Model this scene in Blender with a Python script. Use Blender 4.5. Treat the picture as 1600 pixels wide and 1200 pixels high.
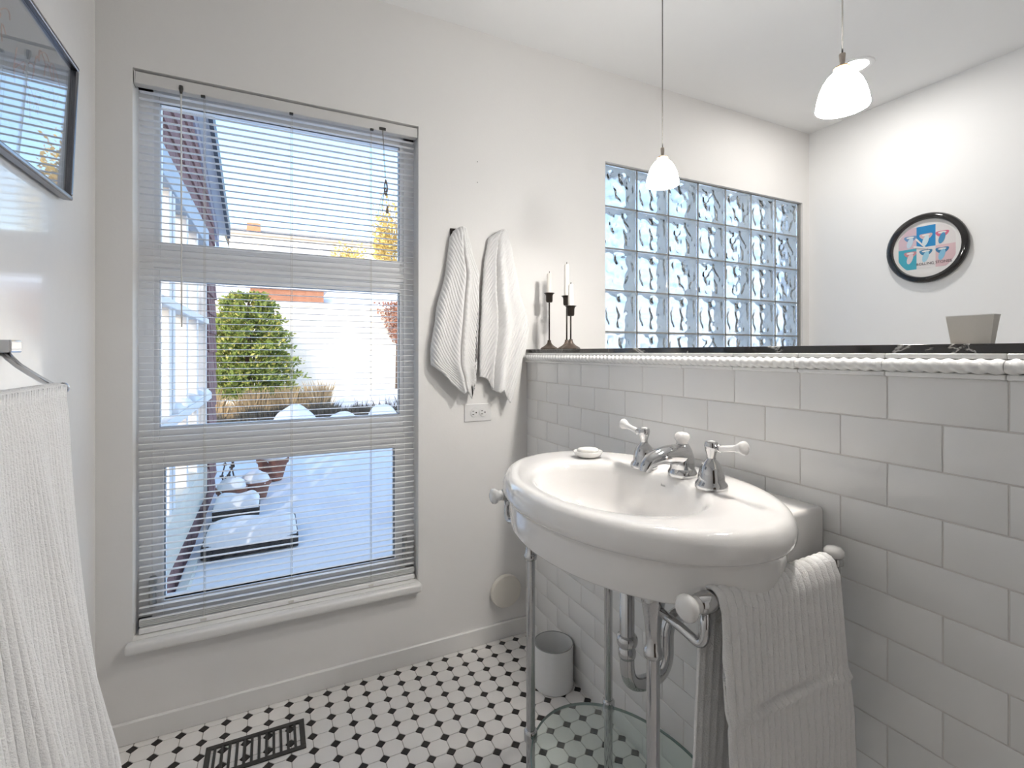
import bpy, bmesh, math, random
from mathutils import Vector, Matrix, noise
random.seed(7)
PI = math.pi
scene = bpy.context.scene
for o in list(bpy.data.objects):
    bpy.data.objects.remove(o)
C = scene.collection

# ------------------------------------------------------------------ camera
cam_d = bpy.data.cameras.new('camera'); cam = bpy.data.objects.new('camera', cam_d); C.objects.link(cam)
cam.location = (-0.946, -1.7896, 1.1461)
cam.rotation_euler = (math.radians(90), 0, math.radians(-26.142))
cam_d.sensor_width = 36; cam_d.lens = 36 * 766.17 / 1600
cam_d.shift_y = (551.0 - 600) / 1600
cam_d.clip_start = 0.02; cam_d.clip_end = 300
scene.camera = cam

# ------------------------------------------------------------------ world, sun, exposure
world = bpy.data.worlds.new('sky_world'); scene.world = world; world.use_nodes = True
wn = world.node_tree.nodes; wl = world.node_tree.links
sky = wn.new('ShaderNodeTexSky'); sky.sky_type = 'NISHITA'; sky.sun_disc = False
SUN_DIR = Vector((0.33, 0.86, -0.40)).normalized()
sky.sun_elevation = math.asin(-SUN_DIR.z); sky.sun_rotation = math.atan2(-SUN_DIR.x, -SUN_DIR.y)
sky.air_density = 1.0; sky.dust_density = 1.2; sky.ozone_density = 1.0
bg = wn['Background']; bg.inputs['Strength'].default_value = 0.35
hs = wn.new('ShaderNodeHueSaturation'); hs.inputs['Saturation'].default_value = 1.1
wl.new(sky.outputs[0], hs.inputs['Color']); wl.new(hs.outputs[0], bg.inputs[0])
sun_d = bpy.data.lights.new('sun_offscreen', 'SUN'); sun_d.energy = 1.2; sun_d.angle = 0.01; sun_d.color = (1.0, 0.93, 0.82)
sun = bpy.data.objects.new('sun_offscreen', sun_d); C.objects.link(sun)
sun.rotation_euler = SUN_DIR.to_track_quat('-Z', 'Y').to_euler(); sun.location = (-4, -9, 8)
vs = scene.view_settings
vs.view_transform = 'Standard'; vs.look = 'None'; vs.gamma = 1.0; vs.exposure = 0.72; vs.use_curve_mapping = False
PENDANT_EMIT = 56.0
PENDANT_BULB = 5.0
DOWN_POWER = 3.0

# ------------------------------------------------------------------ materials
MATS = {}
def mat(name, col, rough=0.5, metal=0.0, var=0.0, vscale=8.0, bump=0.0, bscale=60.0, coat=0.0, emit=0.0, sheen=0.0, spec=0.5, stretch=None):
    if name in MATS: return MATS[name]
    m = bpy.data.materials.new(name); m.use_nodes = True
    n = m.node_tree.nodes; l = m.node_tree.links; p = n['Principled BSDF']
    p.inputs['Base Color'].default_value = (*col, 1); p.inputs['Roughness'].default_value = rough
    p.inputs['Metallic'].default_value = metal; p.inputs['Coat Weight'].default_value = coat
    p.inputs['Coat Roughness'].default_value = 0.05
    p.inputs['Specular IOR Level'].default_value = spec
    if sheen: p.inputs['Sheen Weight'].default_value = sheen
    tc = n.new('ShaderNodeTexCoord'); mp = n.new('ShaderNodeMapping'); l.new(tc.outputs['Object'], mp.inputs[0])
    if stretch: mp.inputs['Scale'].default_value = stretch
    nz = n.new('ShaderNodeTexNoise'); nz.inputs['Scale'].default_value = vscale; nz.inputs['Detail'].default_value = 4
    l.new(mp.outputs[0], nz.inputs['Vector'])
    rp = n.new('ShaderNodeMapRange'); rp.inputs['To Min'].default_value = 1 - var; rp.inputs['To Max'].default_value = 1 + var
    l.new(nz.outputs['Fac'], rp.inputs['Value'])
    mx = n.new('ShaderNodeMix'); mx.data_type = 'RGBA'; mx.blend_type = 'MULTIPLY'; mx.inputs['Factor'].default_value = 1
    mx.inputs['A'].default_value = (*col, 1); l.new(rp.outputs[0], mx.inputs['B'])
    l.new(mx.outputs['Result'], p.inputs['Base Color'])
    if bump:
        b2 = n.new('ShaderNodeTexNoise'); b2.inputs['Scale'].default_value = bscale; b2.inputs['Detail'].default_value = 3
        l.new(mp.outputs[0], b2.inputs['Vector'])
        bp = n.new('ShaderNodeBump'); bp.inputs['Strength'].default_value = bump; bp.inputs['Distance'].default_value = 0.004
        l.new(b2.outputs['Fac'], bp.inputs['Height']); l.new(bp.outputs[0], p.inputs['Normal'])
    if emit:
        p.inputs['Emission Color'].default_value = (*col, 1); p.inputs['Emission Strength'].default_value = emit
    MATS[name] = m
    return m
def glass_thin(name, tint=(1, 1, 1), ior=1.45, gloss=1.0):
    m = bpy.data.materials.new(name); m.use_nodes = True
    n = m.node_tree.nodes; l = m.node_tree.links; n.clear()
    out = n.new('ShaderNodeOutputMaterial'); tr = n.new('ShaderNodeBsdfTransparent'); gl = n.new('ShaderNodeBsdfGlossy')
    tr.inputs[0].default_value = (*tint, 1); gl.inputs['Roughness'].default_value = 0.01; gl.inputs[0].default_value = (gloss, gloss, gloss, 1)
    fr = n.new('ShaderNodeFresnel'); ge = n.new('ShaderNodeNewGeometry'); mr = n.new('ShaderNodeMapRange')
    mr.inputs['To Min'].default_value = ior; mr.inputs['To Max'].default_value = 1 / ior     # same reflectance from both faces of the sheet
    l.new(ge.outputs['Backfacing'], mr.inputs['Value']); l.new(mr.outputs[0], fr.inputs[0])
    mx = n.new('ShaderNodeMixShader'); l.new(fr.outputs[0], mx.inputs[0]); l.new(tr.outputs[0], mx.inputs[1]); l.new(gl.outputs[0], mx.inputs[2])
    l.new(mx.outputs[0], out.inputs[0]); MATS[name] = m
    return m
def glass_solid(name, col, rough, ior):
    m = bpy.data.materials.new(name); m.use_nodes = True
    p = m.node_tree.nodes['Principled BSDF']
    p.inputs['Base Color'].default_value = (*col, 1); p.inputs['Roughness'].default_value = rough
    p.inputs['Transmission Weight'].default_value = 1.0; p.inputs['IOR'].default_value = ior
    MATS[name] = m
    return m
M_wall = mat('wall_paint', (0.87, 0.852, 0.832), 0.55, var=0.012, vscale=3, bump=0.05, bscale=120)
M_gloss = mat('wall_paint_semigloss', (0.87, 0.86, 0.85), 0.16, var=0.012, vscale=3, bump=0.06, bscale=25, coat=0.5)
M_ceil = mat('ceiling_paint', (0.91, 0.91, 0.905), 0.8, var=0.01)
M_trim = mat('trim_paint', (0.86, 0.845, 0.825), 0.35, var=0.02, vscale=5)
M_frame = mat('window_vinyl', (0.92, 0.92, 0.925), 0.35, var=0.01)
M_slat = mat('blind_slat', (0.92, 0.92, 0.92), 0.32, var=0.01)
M_cord = mat('blind_cord', (0.72, 0.70, 0.66), 0.7)
M_corddark = mat('cord_knot', (0.23, 0.19, 0.15), 0.7)
M_dark = mat('dark_plastic', (0.04, 0.038, 0.035), 0.4)
M_wand = mat('clear_wand', (0.84, 0.83, 0.80), 0.15, coat=0.5)
M_tile = mat('white_tile_glaze', (0.86, 0.855, 0.845), 0.16, var=0.015, vscale=2.5, bump=0.03, bscale=12)
M_grout = mat('grout', (0.76, 0.735, 0.71), 0.9, var=0.05, vscale=30)
M_oct = mat('octagon_tile', (0.86, 0.83, 0.805), 0.42, var=0.045, vscale=9)
M_dot = mat('black_dot_tile', (0.016, 0.013, 0.012), 0.35, var=0.2, vscale=20)
M_fgrout = mat('floor_grout', (0.45, 0.41, 0.38), 0.9, var=0.08, vscale=40)
M_porc = mat('porcelain', (0.88, 0.865, 0.85), 0.06, var=0.006, coat=0.6)
M_chrome = mat('chrome', (0.58, 0.58, 0.585), 0.07, 1.0, var=0.02)
M_brushed = mat('satin_chrome', (0.50, 0.495, 0.49), 0.22, 1.0, var=0.05)
M_towel = mat('white_terry', (0.90, 0.89, 0.88), 0.95, var=0.03, vscale=60, bump=0.5, bscale=420, sheen=0.15)
M_bath = mat('bath_towel_terry', (0.90, 0.90, 0.90), 0.95, var=0.03, vscale=60, bump=0.5, bscale=420, sheen=0.15)
M_iron = mat('dark_iron', (0.035, 0.027, 0.022), 0.38, 0.6, var=0.25, vscale=30)
M_wax = mat('candle_wax', (0.86, 0.82, 0.76), 0.45, var=0.01)
M_wick = mat('burnt_wick', (0.03, 0.025, 0.02), 0.9)
M_wood = mat('light_wood', (0.72, 0.47, 0.27), 0.5, var=0.12, vscale=25, stretch=(1, 1, 5))
M_nickel = mat('nickel', (0.55, 0.48, 0.42), 0.25, 1.0)
M_cable = mat('pendant_cable', (0.16, 0.15, 0.14), 0.5)
M_opal = mat('opal_glass', (1.0, 0.985, 0.955), 0.25, emit=PENDANT_EMIT)
M_lens = mat('downlight_lens', (1.0, 0.99, 0.97), 0.4, emit=12.0)
M_white = mat('white_enamel', (0.88, 0.88, 0.875), 0.3, var=0.01)
M_rimgrey = mat('grey_rim', (0.33, 0.34, 0.33), 0.35)
M_beige = mat('beige_plastic', (0.80, 0.755, 0.68), 0.45, var=0.02)
M_plate = mat('outlet_plate', (0.82, 0.81, 0.80), 0.35)
M_black = mat('black_gloss', (0.012, 0.011, 0.011), 0.12, coat=0.5)
M_print_white = mat('print_white', (0.80, 0.78, 0.76), 0.4)
M_soap = mat('soap', (0.85, 0.83, 0.79), 0.5)
M_silver = mat('silver_frame', (0.22, 0.22, 0.24), 0.2, 1.0, var=0.05)
M_mat = mat('picture_mat', (0.30, 0.33, 0.37), 0.8, var=0.1, vscale=6)
M_pane = glass_thin('window_glass')
M_picglass = glass_thin('picture_glass', ior=1.9)
M_shelf = glass_thin('shelf_glass', (0.90, 0.95, 0.93), 1.5)
M_edge = mat('glass_edge_green', (0.18, 0.28, 0.25), 0.15)
M_block = glass_solid('glass_block_glass', (0.99, 0.995, 0.99), 0.04, 1.45)
def block_back():
    m = bpy.data.materials.new('glass_block_back'); m.use_nodes = True; n = m.node_tree.nodes; l = m.node_tree.links; n.clear()
    out = n.new('ShaderNodeOutputMaterial'); tr = n.new('ShaderNodeBsdfTranslucent'); tr.inputs[0].default_value = (.97, .975, .97, 1)
    rf = n.new('ShaderNodeBsdfRefraction'); rf.inputs['IOR'].default_value = 1.4; rf.inputs['Roughness'].default_value = .08; rf.inputs[0].default_value = (.98, .985, .98, 1)
    mx = n.new('ShaderNodeMixShader'); mx.inputs[0].default_value = .55; l.new(tr.outputs[0], mx.inputs[1]); l.new(rf.outputs[0], mx.inputs[2]); l.new(mx.outputs[0], out.inputs[0])
    return m
M_blockface = block_back()
M_blockedge = mat('block_edge_coating', (0.88, 0.90, 0.89), 0.5, var=0.05, vscale=20)
M_mortar = mat('block_mortar', (0.30, 0.30, 0.29), 0.8, var=0.05)
M_frost = mat('frosted_glass', (0.80, 0.76, 0.69), 0.45, var=0.06, vscale=25)
# black marble with pale veins
def marble():
    m = mat('black_marble', (0.02, 0.018, 0.017), 0.07, coat=0.4)
    n = m.node_tree.nodes; l = m.node_tree.links; p = n['Principled BSDF']
    tc = n.new('ShaderNodeTexCoord'); nz = n.new('ShaderNodeTexNoise'); nz.inputs['Scale'].default_value = 3.2; nz.inputs['Detail'].default_value = 8
    nz.inputs['Distortion'].default_value = 1.2
    l.new(tc.outputs['Object'], nz.inputs['Vector'])
    sub = n.new('ShaderNodeMath'); sub.operation = 'SUBTRACT'; sub.inputs[1].default_value = 0.5; l.new(nz.outputs['Fac'], sub.inputs[0])
    ab = n.new('ShaderNodeMath'); ab.operation = 'ABSOLUTE'; l.new(sub.outputs[0], ab.inputs[0])
    rp = n.new('ShaderNodeValToRGB'); rp.color_ramp.elements[0].position = 0.0; rp.color_ramp.elements[0].color = (0.55, 0.53, 0.5, 1)
    rp.color_ramp.elements[1].position = 0.006; rp.color_ramp.elements[1].color = (0.014, 0.012, 0.012, 1)
    l.new(ab.outputs[0], rp.inputs[0]); l.new(rp.outputs[0], p.inputs['Base Color'])
    return m
M_marble = marble()
# outdoors
M_snow = mat('snow', (0.94, 0.94, 0.95), 0.8, var=0.03, vscale=4, bump=0.25, bscale=18)
M_stucco = mat('garden_wall_stucco', (0.74, 0.71, 0.64), 0.9, var=0.05, vscale=3, bump=0.3, bscale=30)
M_shingle = mat('red_shingle', (0.24, 0.12, 0.115), 0.85, var=0.25, vscale=12, bump=0.3, bscale=50)
M_wingframe = mat('sunroom_frame', (0.80, 0.82, 0.84), 0.5, var=0.03)
M_wingtrim = mat('sunroom_trim_blue_grey', (0.45, 0.52, 0.60), 0.6, var=0.04)
M_fascia = mat('fascia_lavender', (0.42, 0.41, 0.50), 0.6, var=0.04)
M_gutter = mat('dark_gutter', (0.055, 0.075, 0.10), 0.5)
M_cream = mat('cream_sill', (0.74, 0.72, 0.64), 0.6, var=0.08, vscale=10)
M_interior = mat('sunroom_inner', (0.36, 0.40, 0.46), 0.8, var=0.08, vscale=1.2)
M_terra = mat('terracotta', (0.25, 0.105, 0.07), 0.8, var=0.15, vscale=15)
M_timber = mat('dark_timber', (0.025, 0.022, 0.022), 0.8, var=0.4, vscale=15, bump=0.4, bscale=40)
M_stem = mat('dry_stem', (0.08, 0.06, 0.05), 0.9)
M_dry = mat('dry_grass_blades', (0.42, 0.30, 0.16), 0.9, var=0.5, vscale=2.2)
M_dry2 = mat('dark_heather', (0.10, 0.085, 0.06), 0.9, var=0.5, vscale=3)
M_green = mat('evergreen_needles', (0.17, 0.23, 0.05), 0.7, var=0.5, vscale=5)
M_green2 = mat('evergreen_yellow_tips', (0.36, 0.36, 0.10), 0.7, var=0.4, vscale=5)
M_bark = mat('bark', (0.10, 0.07, 0.05), 0.9, var=0.3)
M_yellow = mat('yellow_leaves', (0.55, 0.42, 0.14), 0.7, var=0.4, vscale=3)
M_redleaf = mat('red_leaves', (0.36, 0.17, 0.11), 0.7, var=0.4, vscale=5)
M_brick = mat('far_brick', (0.45, 0.20, 0.12), 0.9, var=0.15, vscale=3)
M_brick2 = mat('dark_brick', (0.24, 0.12, 0.08), 0.9, var=0.35, vscale=5)
M_housew = mat('far_house_white', (0.80, 0.77, 0.72), 0.9, var=0.05)
M_roofbrown = mat('far_roof', (0.40, 0.36, 0.31), 0.9, var=0.1)
M_farglass = mat('far_window', (0.28, 0.31, 0.37), 0.15)
M_hill = mat('far_hill', (0.42, 0.36, 0.27), 0.95, var=0.3, vscale=0.6)
M_slate = mat('slate_paver', (0.05, 0.06, 0.055), 0.7, var=0.4, vscale=30)

# ------------------------------------------------------------------ mesh helpers
def link(name, me, m, parent=None, smooth=False):
    o = bpy.data.objects.new(name, me); C.objects.link(o)
    if m is not None and not me.materials: me.materials.append(m)
    if parent is not None: o.parent = parent
    if smooth:
        for p in me.polygons: p.use_smooth = True
    return o
def obj(name, bm, m, parent=None, smooth=False, auto=None):
    bmesh.ops.recalc_face_normals(bm, faces=bm.faces)
    me = bpy.data.meshes.new(name); bm.to_mesh(me); bm.free()
    o = link(name, me, m, parent, smooth)
    if auto is not None:
        for p in me.polygons: p.use_smooth = True
        me.set_sharp_from_angle(angle=math.radians(auto))
    return o
def tag(o, label, cat, group=None, kind=None):
    o['label'] = label
    if cat: o['category'] = cat
    if group: o['group'] = group
    if kind: o['kind'] = kind
    return o
def thing(name, label, cat, loc=(0, 0, 0), group=None, rotz=0):
    o = bpy.data.objects.new(name, None); C.objects.link(o); o.location = loc; o.rotation_euler = (0, 0, rotz)
    o.empty_display_size = 0.05
    return tag(o, label, cat, group)
def box(bm, x0, x1, y0, y1, z0, z1, bev=0.0, seg=1):
    r = bmesh.ops.create_cube(bm, size=1.0)
    for v in r['verts']:
        v.co = Vector((x0 + (v.co.x + .5) * (x1 - x0), y0 + (v.co.y + .5) * (y1 - y0), z0 + (v.co.z + .5) * (z1 - z0)))
    if bev:
        es = list({e for v in r['verts'] for e in v.link_edges})
        bmesh.ops.bevel(bm, geom=es, offset=bev, segments=seg, affect='EDGES', profile=0.5)
    return bm
def nbox(*a, **k): return box(bmesh.new(), *a, **k)
def lathe(bm, prof, cx=0, cy=0, seg=24, ell=1.0, ang0=0):
    rings = []
    for r, z in prof:
        if r < 1e-6: rings.append([bm.verts.new((cx, cy, z))])
        else: rings.append([bm.verts.new((cx + r * math.cos(2 * PI * i / seg + ang0), cy + ell * r * math.sin(2 * PI * i / seg + ang0), z)) for i in range(seg)])
    for a, b in zip(rings, rings[1:]):
        if len(a) == 1 and len(b) == 1: continue
        for i in range(seg):
            j = (i + 1) % seg
            if len(a) == 1: bm.faces.new((a[0], b[j], b[i]))
            elif len(b) == 1: bm.faces.new((a[i], a[j], b[0]))
            else: bm.faces.new((a[i], a[j], b[j], b[i]))
    return bm
def loft(bm, rings, close=True, cap=True):
    R = [[bm.verts.new(p) for p in r] for r in rings]
    n = len(R[0])
    for a, b in zip(R, R[1:]):
        for i in range(n if close else n - 1):
            j = (i + 1) % n
            bm.faces.new((a[i], a[j], b[j], b[i]))
    if cap:
        bm.faces.new(R[0]); bm.faces.new(R[-1])
    return bm
def tube(bm, pts, rad, seg=12, cap=True):
    pts = [Vector(p) for p in pts]; rs = rad if isinstance(rad, (list, tuple)) else [rad] * len(pts)
    rings = []; prev = None
    for i, p in enumerate(pts):
        t = (pts[min(i + 1, len(pts) - 1)] - pts[max(i - 1, 0)]).normalized()
        if prev is None:
            up = Vector((0, 0, 1)) if abs(t.z) < .9 else Vector((1, 0, 0))
            a = t.cross(up).normalized()
        else:
            a = (prev - t * prev.dot(t)).normalized()
        prev = a; b = t.cross(a)
        rings.append([p + rs[i] * (math.cos(2 * PI * k / seg) * a + math.sin(2 * PI * k / seg) * b) for k in range(seg)])
    return loft(bm, rings, True, cap)
def arc(p0, p1, p2, n=8):
    p0, p1, p2 = map(Vector, (p0, p1, p2))
    return [(1 - t) ** 2 * p0 + 2 * t * (1 - t) * p1 + t * t * p2 for t in [i / n for i in range(n + 1)]]
def grid(fn, nu, nv):
    bm = bmesh.new()
    V = [[bm.verts.new(fn(i / nu, j / nv)) for i in range(nu + 1)] for j in range(nv + 1)]
    for j in range(nv):
        for i in range(nu):
            bm.faces.new((V[j][i], V[j][i + 1], V[j + 1][i + 1], V[j + 1][i]))
    return bm
def cloth(name, fn, nu, nv, m, parent=None, thick=0.006):
    bm = grid(fn, nu, nv); o = obj(name, bm, m, parent, smooth=True)
    s = o.modifiers.new('thickness', 'SOLIDIFY'); s.thickness = thick; s.offset = 0
    return o
def lerp_table(tab, t):
    if t <= tab[0][0]: return tab[0][1]
    for (a, va), (b, vb) in zip(tab, tab[1:]):
        if t <= b:
            k = (t - a) / (b - a); k = k * k * (3 - 2 * k) * .5 + k * .5
            return va + (vb - va) * k
    return tab[-1][1]
def copy_tree(o, parent=None):
    c = o.copy(); C.objects.link(c); c.parent = parent
    for ch in list(o.children): copy_tree(ch, c)
    return c
def text_mesh(name, body, size, m, parent, loc, rot, ext=0.0004):
    cu = bpy.data.curves.new(name, 'FONT'); cu.body = body; cu.size = size; cu.extrude = ext; cu.align_x = 'CENTER'; cu.align_y = 'CENTER'
    tmp = bpy.data.objects.new(name + '_tmp', cu); C.objects.link(tmp)
    dg = bpy.context.evaluated_depsgraph_get(); me = bpy.data.meshes.new_from_object(tmp.evaluated_get(dg))
    bpy.data.objects.remove(tmp); me.materials.clear()
    o = link(name, me, m, parent); o.location = loc; o.rotation_euler = rot
    return o

# ================================================================== the room shell
XL, XR, YB, ZC = -1.40, 1.846, -2.90, 2.41
W1 = (-1.313, -0.455, 0.285, 1.9875)      # window opening x0 x1 z0 z1
W2 = (0.398, 1.788, 0.74, 2.004)
WD = 0.16
def wall_front():
    bm = bmesh.new()
    for x0, x1, z0, z1 in ((XL - .14, W1[0], -.3, 3.6), (W1[1], W2[0], -.3, 3.6), (W2[1], XR + .14, -.3, 3.6),
                           (W1[0], W1[1], -.3, W1[2]), (W1[0], W1[1], W1[3], 3.6), (W2[0], W2[1], -.3, W2[2]), (W2[0], W2[1], W2[3], 3.6)):
        box(bm, x0, x1, 0, WD, z0, z1)
    bmesh.ops.remove_doubles(bm, verts=bm.verts, dist=1e-5)
    return tag(obj('wall_front', bm, M_wall), 'warm white painted wall holding the blind-covered window and the glass blocks', 'wall', kind='structure')
wf = wall_front()
tag(obj('wall_left', nbox(XL - .14, XL, YB - .14, 0, -.3, 3.6), M_gloss), 'semi-gloss white wall carrying the silver picture frame and towel bar', 'wall', kind='structure')
tag(obj('wall_right', nbox(XR, XR + .14, YB - .14, 0, -.3, 3.6), M_ceil), 'bright white wall with the round black-rimmed clock', 'wall', kind='structure')
tag(obj('wall_rear', nbox(XL, XR, YB - .14, YB, -.3, 3.6), M_wall), 'plain white wall opposite the window', 'wall', kind='structure')
tag(obj('ceiling', nbox(XL, XR, YB, 0, ZC, ZC + .12), M_ceil), 'flat white ceiling above the half wall', 'ceiling', kind='structure')
tag(obj('roof', nbox(XL - .5, XR + .5, YB - .6, WD + .25, 3.6, 3.75), M_roofbrown), 'flat house roof above the bathroom', 'roof', kind='structure')
# baseboard
bm = bmesh.new()
for (y, z0, z1) in ((-.012, 0, .064),): box(bm, XL, 0.0, y, 0.0, z0, z1, 0.002)
tag(obj('baseboard_front', bm, M_trim), 'low painted baseboard under the blind-covered window', 'baseboard', kind='structure')
tag(obj('baseboard_left', nbox(XL, XL + .012, YB, -.012, 0, .064, 0.002), M_trim), 'low painted baseboard under the bath towel', 'baseboard', kind='structure')

for zn in (1.896, 1.815):
    bm = bmesh.new(); tube(bm, [(-.219, .001, zn), (-.219, -.0004, zn)], .0016, 8); obj('nail_hole', bm, M_dark, wf)

# ---- floor: octagons and dots
floor = tag(obj('floor', nbox(XL, XR, YB, 0, -.12, -.0022), M_fgrout), 'mosaic floor of white octagons and small black squares', 'floor', kind='structure')
PT = 0.0590
FX0, FY0 = -0.6585 , -0.0345                     # centre of one black dot
def oct_mesh(clip=None):
    h = (PT - .0022) / 2; c = 0.0163 - .0022
    pts = [(-h, -h + c), (-h + c, -h), (h - c, -h), (h, -h + c), (h, h - c), (h - c, h), (-h + c, h), (-h, h - c)]
    bm = bmesh.new()
    loft(bm, [[(x, y, -.004) for x, y in pts], [(x, y, -.0008) for x, y in pts], [(x * .975, y * .975, 0) for x, y in pts]])
    bmesh.ops.recalc_face_normals(bm, faces=bm.faces)
    me = bpy.data.meshes.new('octagon_tile'); bm.to_mesh(me); bm.free(); me.materials.append(M_oct); return me
def dot_mesh():
    s = 0.0140
    pts = [(s, 0), (0, s), (-s, 0), (0, -s)]
    bm = bmesh.new()
    loft(bm, [[(x, y, -.004) for x, y in pts], [(x, y, -.0008) for x, y in pts], [(x * .95, y * .95, 0.0002) for x, y in pts]])
    bmesh.ops.recalc_face_normals(bm, faces=bm.faces)
    me = bpy.data.meshes.new('dot_tile'); bm.to_mesh(me); bm.free(); me.materials.append(M_dot); return me
me_oct, me_dot = oct_mesh(), dot_mesh()
rest_o, rest_d = bmesh.new(), bmesh.new()
octs, dots = [], []
def cut_ok(x, y): return XL < x < XR and YB < y < 0
for i in range(-14, 44):
    for j in range(0, 50):
        dx, dy = FX0 + i * PT, FY0 - j * PT
        if cut_ok(dx, dy): dots.append((dx, dy))
        ox, oy = dx + PT / 2, dy + PT / 2
        if cut_ok(ox, oy): octs.append((ox, oy))
def seen_rank(p):
    x, y = p
    d = Vector((x + .946, y + 1.7896)); f = d.x * .4406 + d.y * .8977; r = d.x * .8977 - d.y * .4406
    if x > 0.02 or f < .3: return 99
    px = 800 + 766 * r / f; py = 551 + 766 * 1.146 / f
    if px < -20 or px > 1300 or py > 1215: return 50 + f
    return f
def lay(lst, me, mname, rest):
    lst.sort(key=seen_rank)
    for k, (x, y) in enumerate(lst):
        if k < 298:
            o = link(mname, me, None, floor); o.location = (x, y, 0)
        else:
            rest.append((x, y))
ro, rd = [], []
lay(octs, me_oct, 'octagon_tile', ro); lay(dots, me_dot, 'dot_tile', rd)
def joined(name, me, pts, m):
    bm = bmesh.new()
    for x, y in pts:
        n0 = len(bm.verts); bm.from_mesh(me); bm.verts.ensure_lookup_table()
        for v in bm.verts[n0:]: v.co += Vector((x, y, 0))
    o = obj(name, bm, m, floor); o['kind'] = 'stuff'; return o
joined('octagon_tile_field', me_oct, ro, M_oct); joined('dot_tile_field', me_dot, rd, M_dot)

# ---- half wall with subway tiles
half = tag(obj('wall_half', nbox(0.0016, 0.13, -2.35, 0.0, 0, 1.1445), M_grout), 'chest-high half wall faced with white brick-shaped tiles behind the sink', 'wall', kind='structure')
TP, TR, TA, Z1 = .154, .0749, .0875, 1.0322
tile_cache = {}
def tile_me(w, h):
    k = (round(w, 4), round(h, 4))
    if k in tile_cache: return tile_cache[k]
    bm = nbox(0, .009, -w / 2, w / 2, -h / 2, h / 2)
    es = [e for e in bm.edges if all(v.co.x < 1e-5 for v in e.verts)]
    bmesh.ops.bevel(bm, geom=es, offset=.0014, segments=2, affect='EDGES', profile=.5)
    me = bpy.data.meshes.new('wall_tile'); bmesh.ops.recalc_face_normals(bm, faces=bm.faces); bm.to_mesh(me); bm.free(); me.materials.append(M_tile)
    for p in me.polygons: p.use_smooth = True
    me.set_sharp_from_angle(angle=math.radians(30))
    tile_cache[k] = me; return me
G = .0020
for r in range(16):
    zt = Z1 + TR - r * TR; zb = max(zt - TR, 0.0)
    if zt < 0.012: break
    js = [0.0] + [-(TA + (k + (.5 if r % 2 else 0)) * TP) for k in range(0, 15)]
    for a, b in zip(js, js[1:]):
        if a < -2.3: break
        o = link('wall_tile', tile_me(a - b - G, zt - zb - G), None, half)
        o.location = (random.uniform(-.0003, .0003), (a + b) / 2, (zt + zb) / 2)
# rope moulding pieces
def rope_piece(L):
    bm = bmesh.new()
    # back fillets
    box(bm, -.007, .006, -L / 2, L / 2, 1.1365, 1.1448, .001)
    box(bm, -.009, .006, -L / 2, L / 2, 1.1062, 1.1145, .0015)
    n = 64; seg = 14; rings = []
    for i in range(n + 1):
        y = -L / 2 + L * i / n; ring = []
        for k in range(seg):
            th = 2 * PI * k / seg
            rr = .0112 * (1 + .13 * math.cos(2 * (th + 2 * PI * (y + L / 2) / .0385)))
            ring.append((-.006 + rr * math.cos(th), y, 1.1255 + rr * .98 * math.sin(th)))
        rings.append(ring)
    loft(bm, rings)
    bmesh.ops.recalc_face_normals(bm, faces=bm.faces)
    me = bpy.data.meshes.new('rope_tile'); bm.to_mesh(me); bm.free(); me.materials.append(M_tile)
    for p in me.polygons: p.use_smooth = True
    me.set_sharp_from_angle(angle=math.radians(40)); return me
rope_full, rope_first = rope_piece(TP - .0006), rope_piece(TA - .0005)
o = link('rope_tile', rope_first, None, half); o.location = (0, -TA / 2, 0)
for k in range(14):
    o = link('rope_tile', rope_full, None, half); o.location = (0, -(TA + (k + .5) * TP), 0)
# marble ledge
bm = bmesh.new(); box(bm, -.004, .155, -2.36, 0.0, 1.1445, 1.1595, .0018, 2)
tag(obj('trim_1', bm, M_marble), 'polished black marble ledge with pale veins capping the half wall', 'ledge', kind='structure')
ZL = 1.1595

# ================================================================== window 1 (vinyl, three panes)
win1 = tag(obj('window_1', (lambda bm: (box(bm, W1[0], W1[1], .07, .13, W1[2], W1[2] + .045), box(bm, W1[0], W1[1], .07, .13, 1.955, W1[3]),
      box(bm, W1[0], W1[0] + .038, .07, .13, W1[2], W1[3]), box(bm, W1[1] - .038, W1[1], .07, .13, W1[2], W1[3]), bm)[-1])(bmesh.new()), M_frame),
      'tall white vinyl window of three stacked panes behind the blind', 'window', kind='structure')
def sash(x0, x1, z0, z1, gx0, gx1, gz0, gz1, yf=.076):
    bm = bmesh.new()
    box(bm, x0, gx0, yf, .115, z0, z1, .002); box(bm, gx1, x1, yf, .115, z0, z1, .002)
    box(bm, gx0 - .001, gx1 + .001, yf, .115, gz1, z1, .002); box(bm, gx0 - .001, gx1 + .001, yf, .115, z0, gz0, .002)
    s = obj('sash', bm, M_frame, win1)
    bm = bmesh.new(); t = .006
    box(bm, gx0 - t, gx0, yf - .004, .09, gz0 - t, gz1 + t); box(bm, gx1, gx1 + t, yf - .004, .09, gz0 - t, gz1 + t)
    box(bm, gx0, gx1, yf - .004, .09, gz1, gz1 + t); box(bm, gx0, gx1, yf - .004, .09, gz0 - t, gz0)
    obj('glazing_bead', bm, M_frame, s)
    obj('pane', nbox(gx0 - .005, gx1 + .005, .091, .095, gz0 - .005, gz1 + .005), M_pane, s)
    return s
IX0, IX1 = W1[0] + .03, W1[1] - .03
sash(IX0, IX1, 1.44, 1.965, -1.2585, -.5075, 1.488, 1.930)
sash(IX0, IX1, .87, 1.415, -1.2605, -.5075, .912, 1.3735)
sl = sash(IX0 + .004, IX1 - .004, .325, .835, -1.247, -.528, .3725, .787, yf=.068)
obj('mullion', nbox(W1[0], W1[1], .072, .13, 1.412, 1.443, .002), M_frame, win1)
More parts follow.
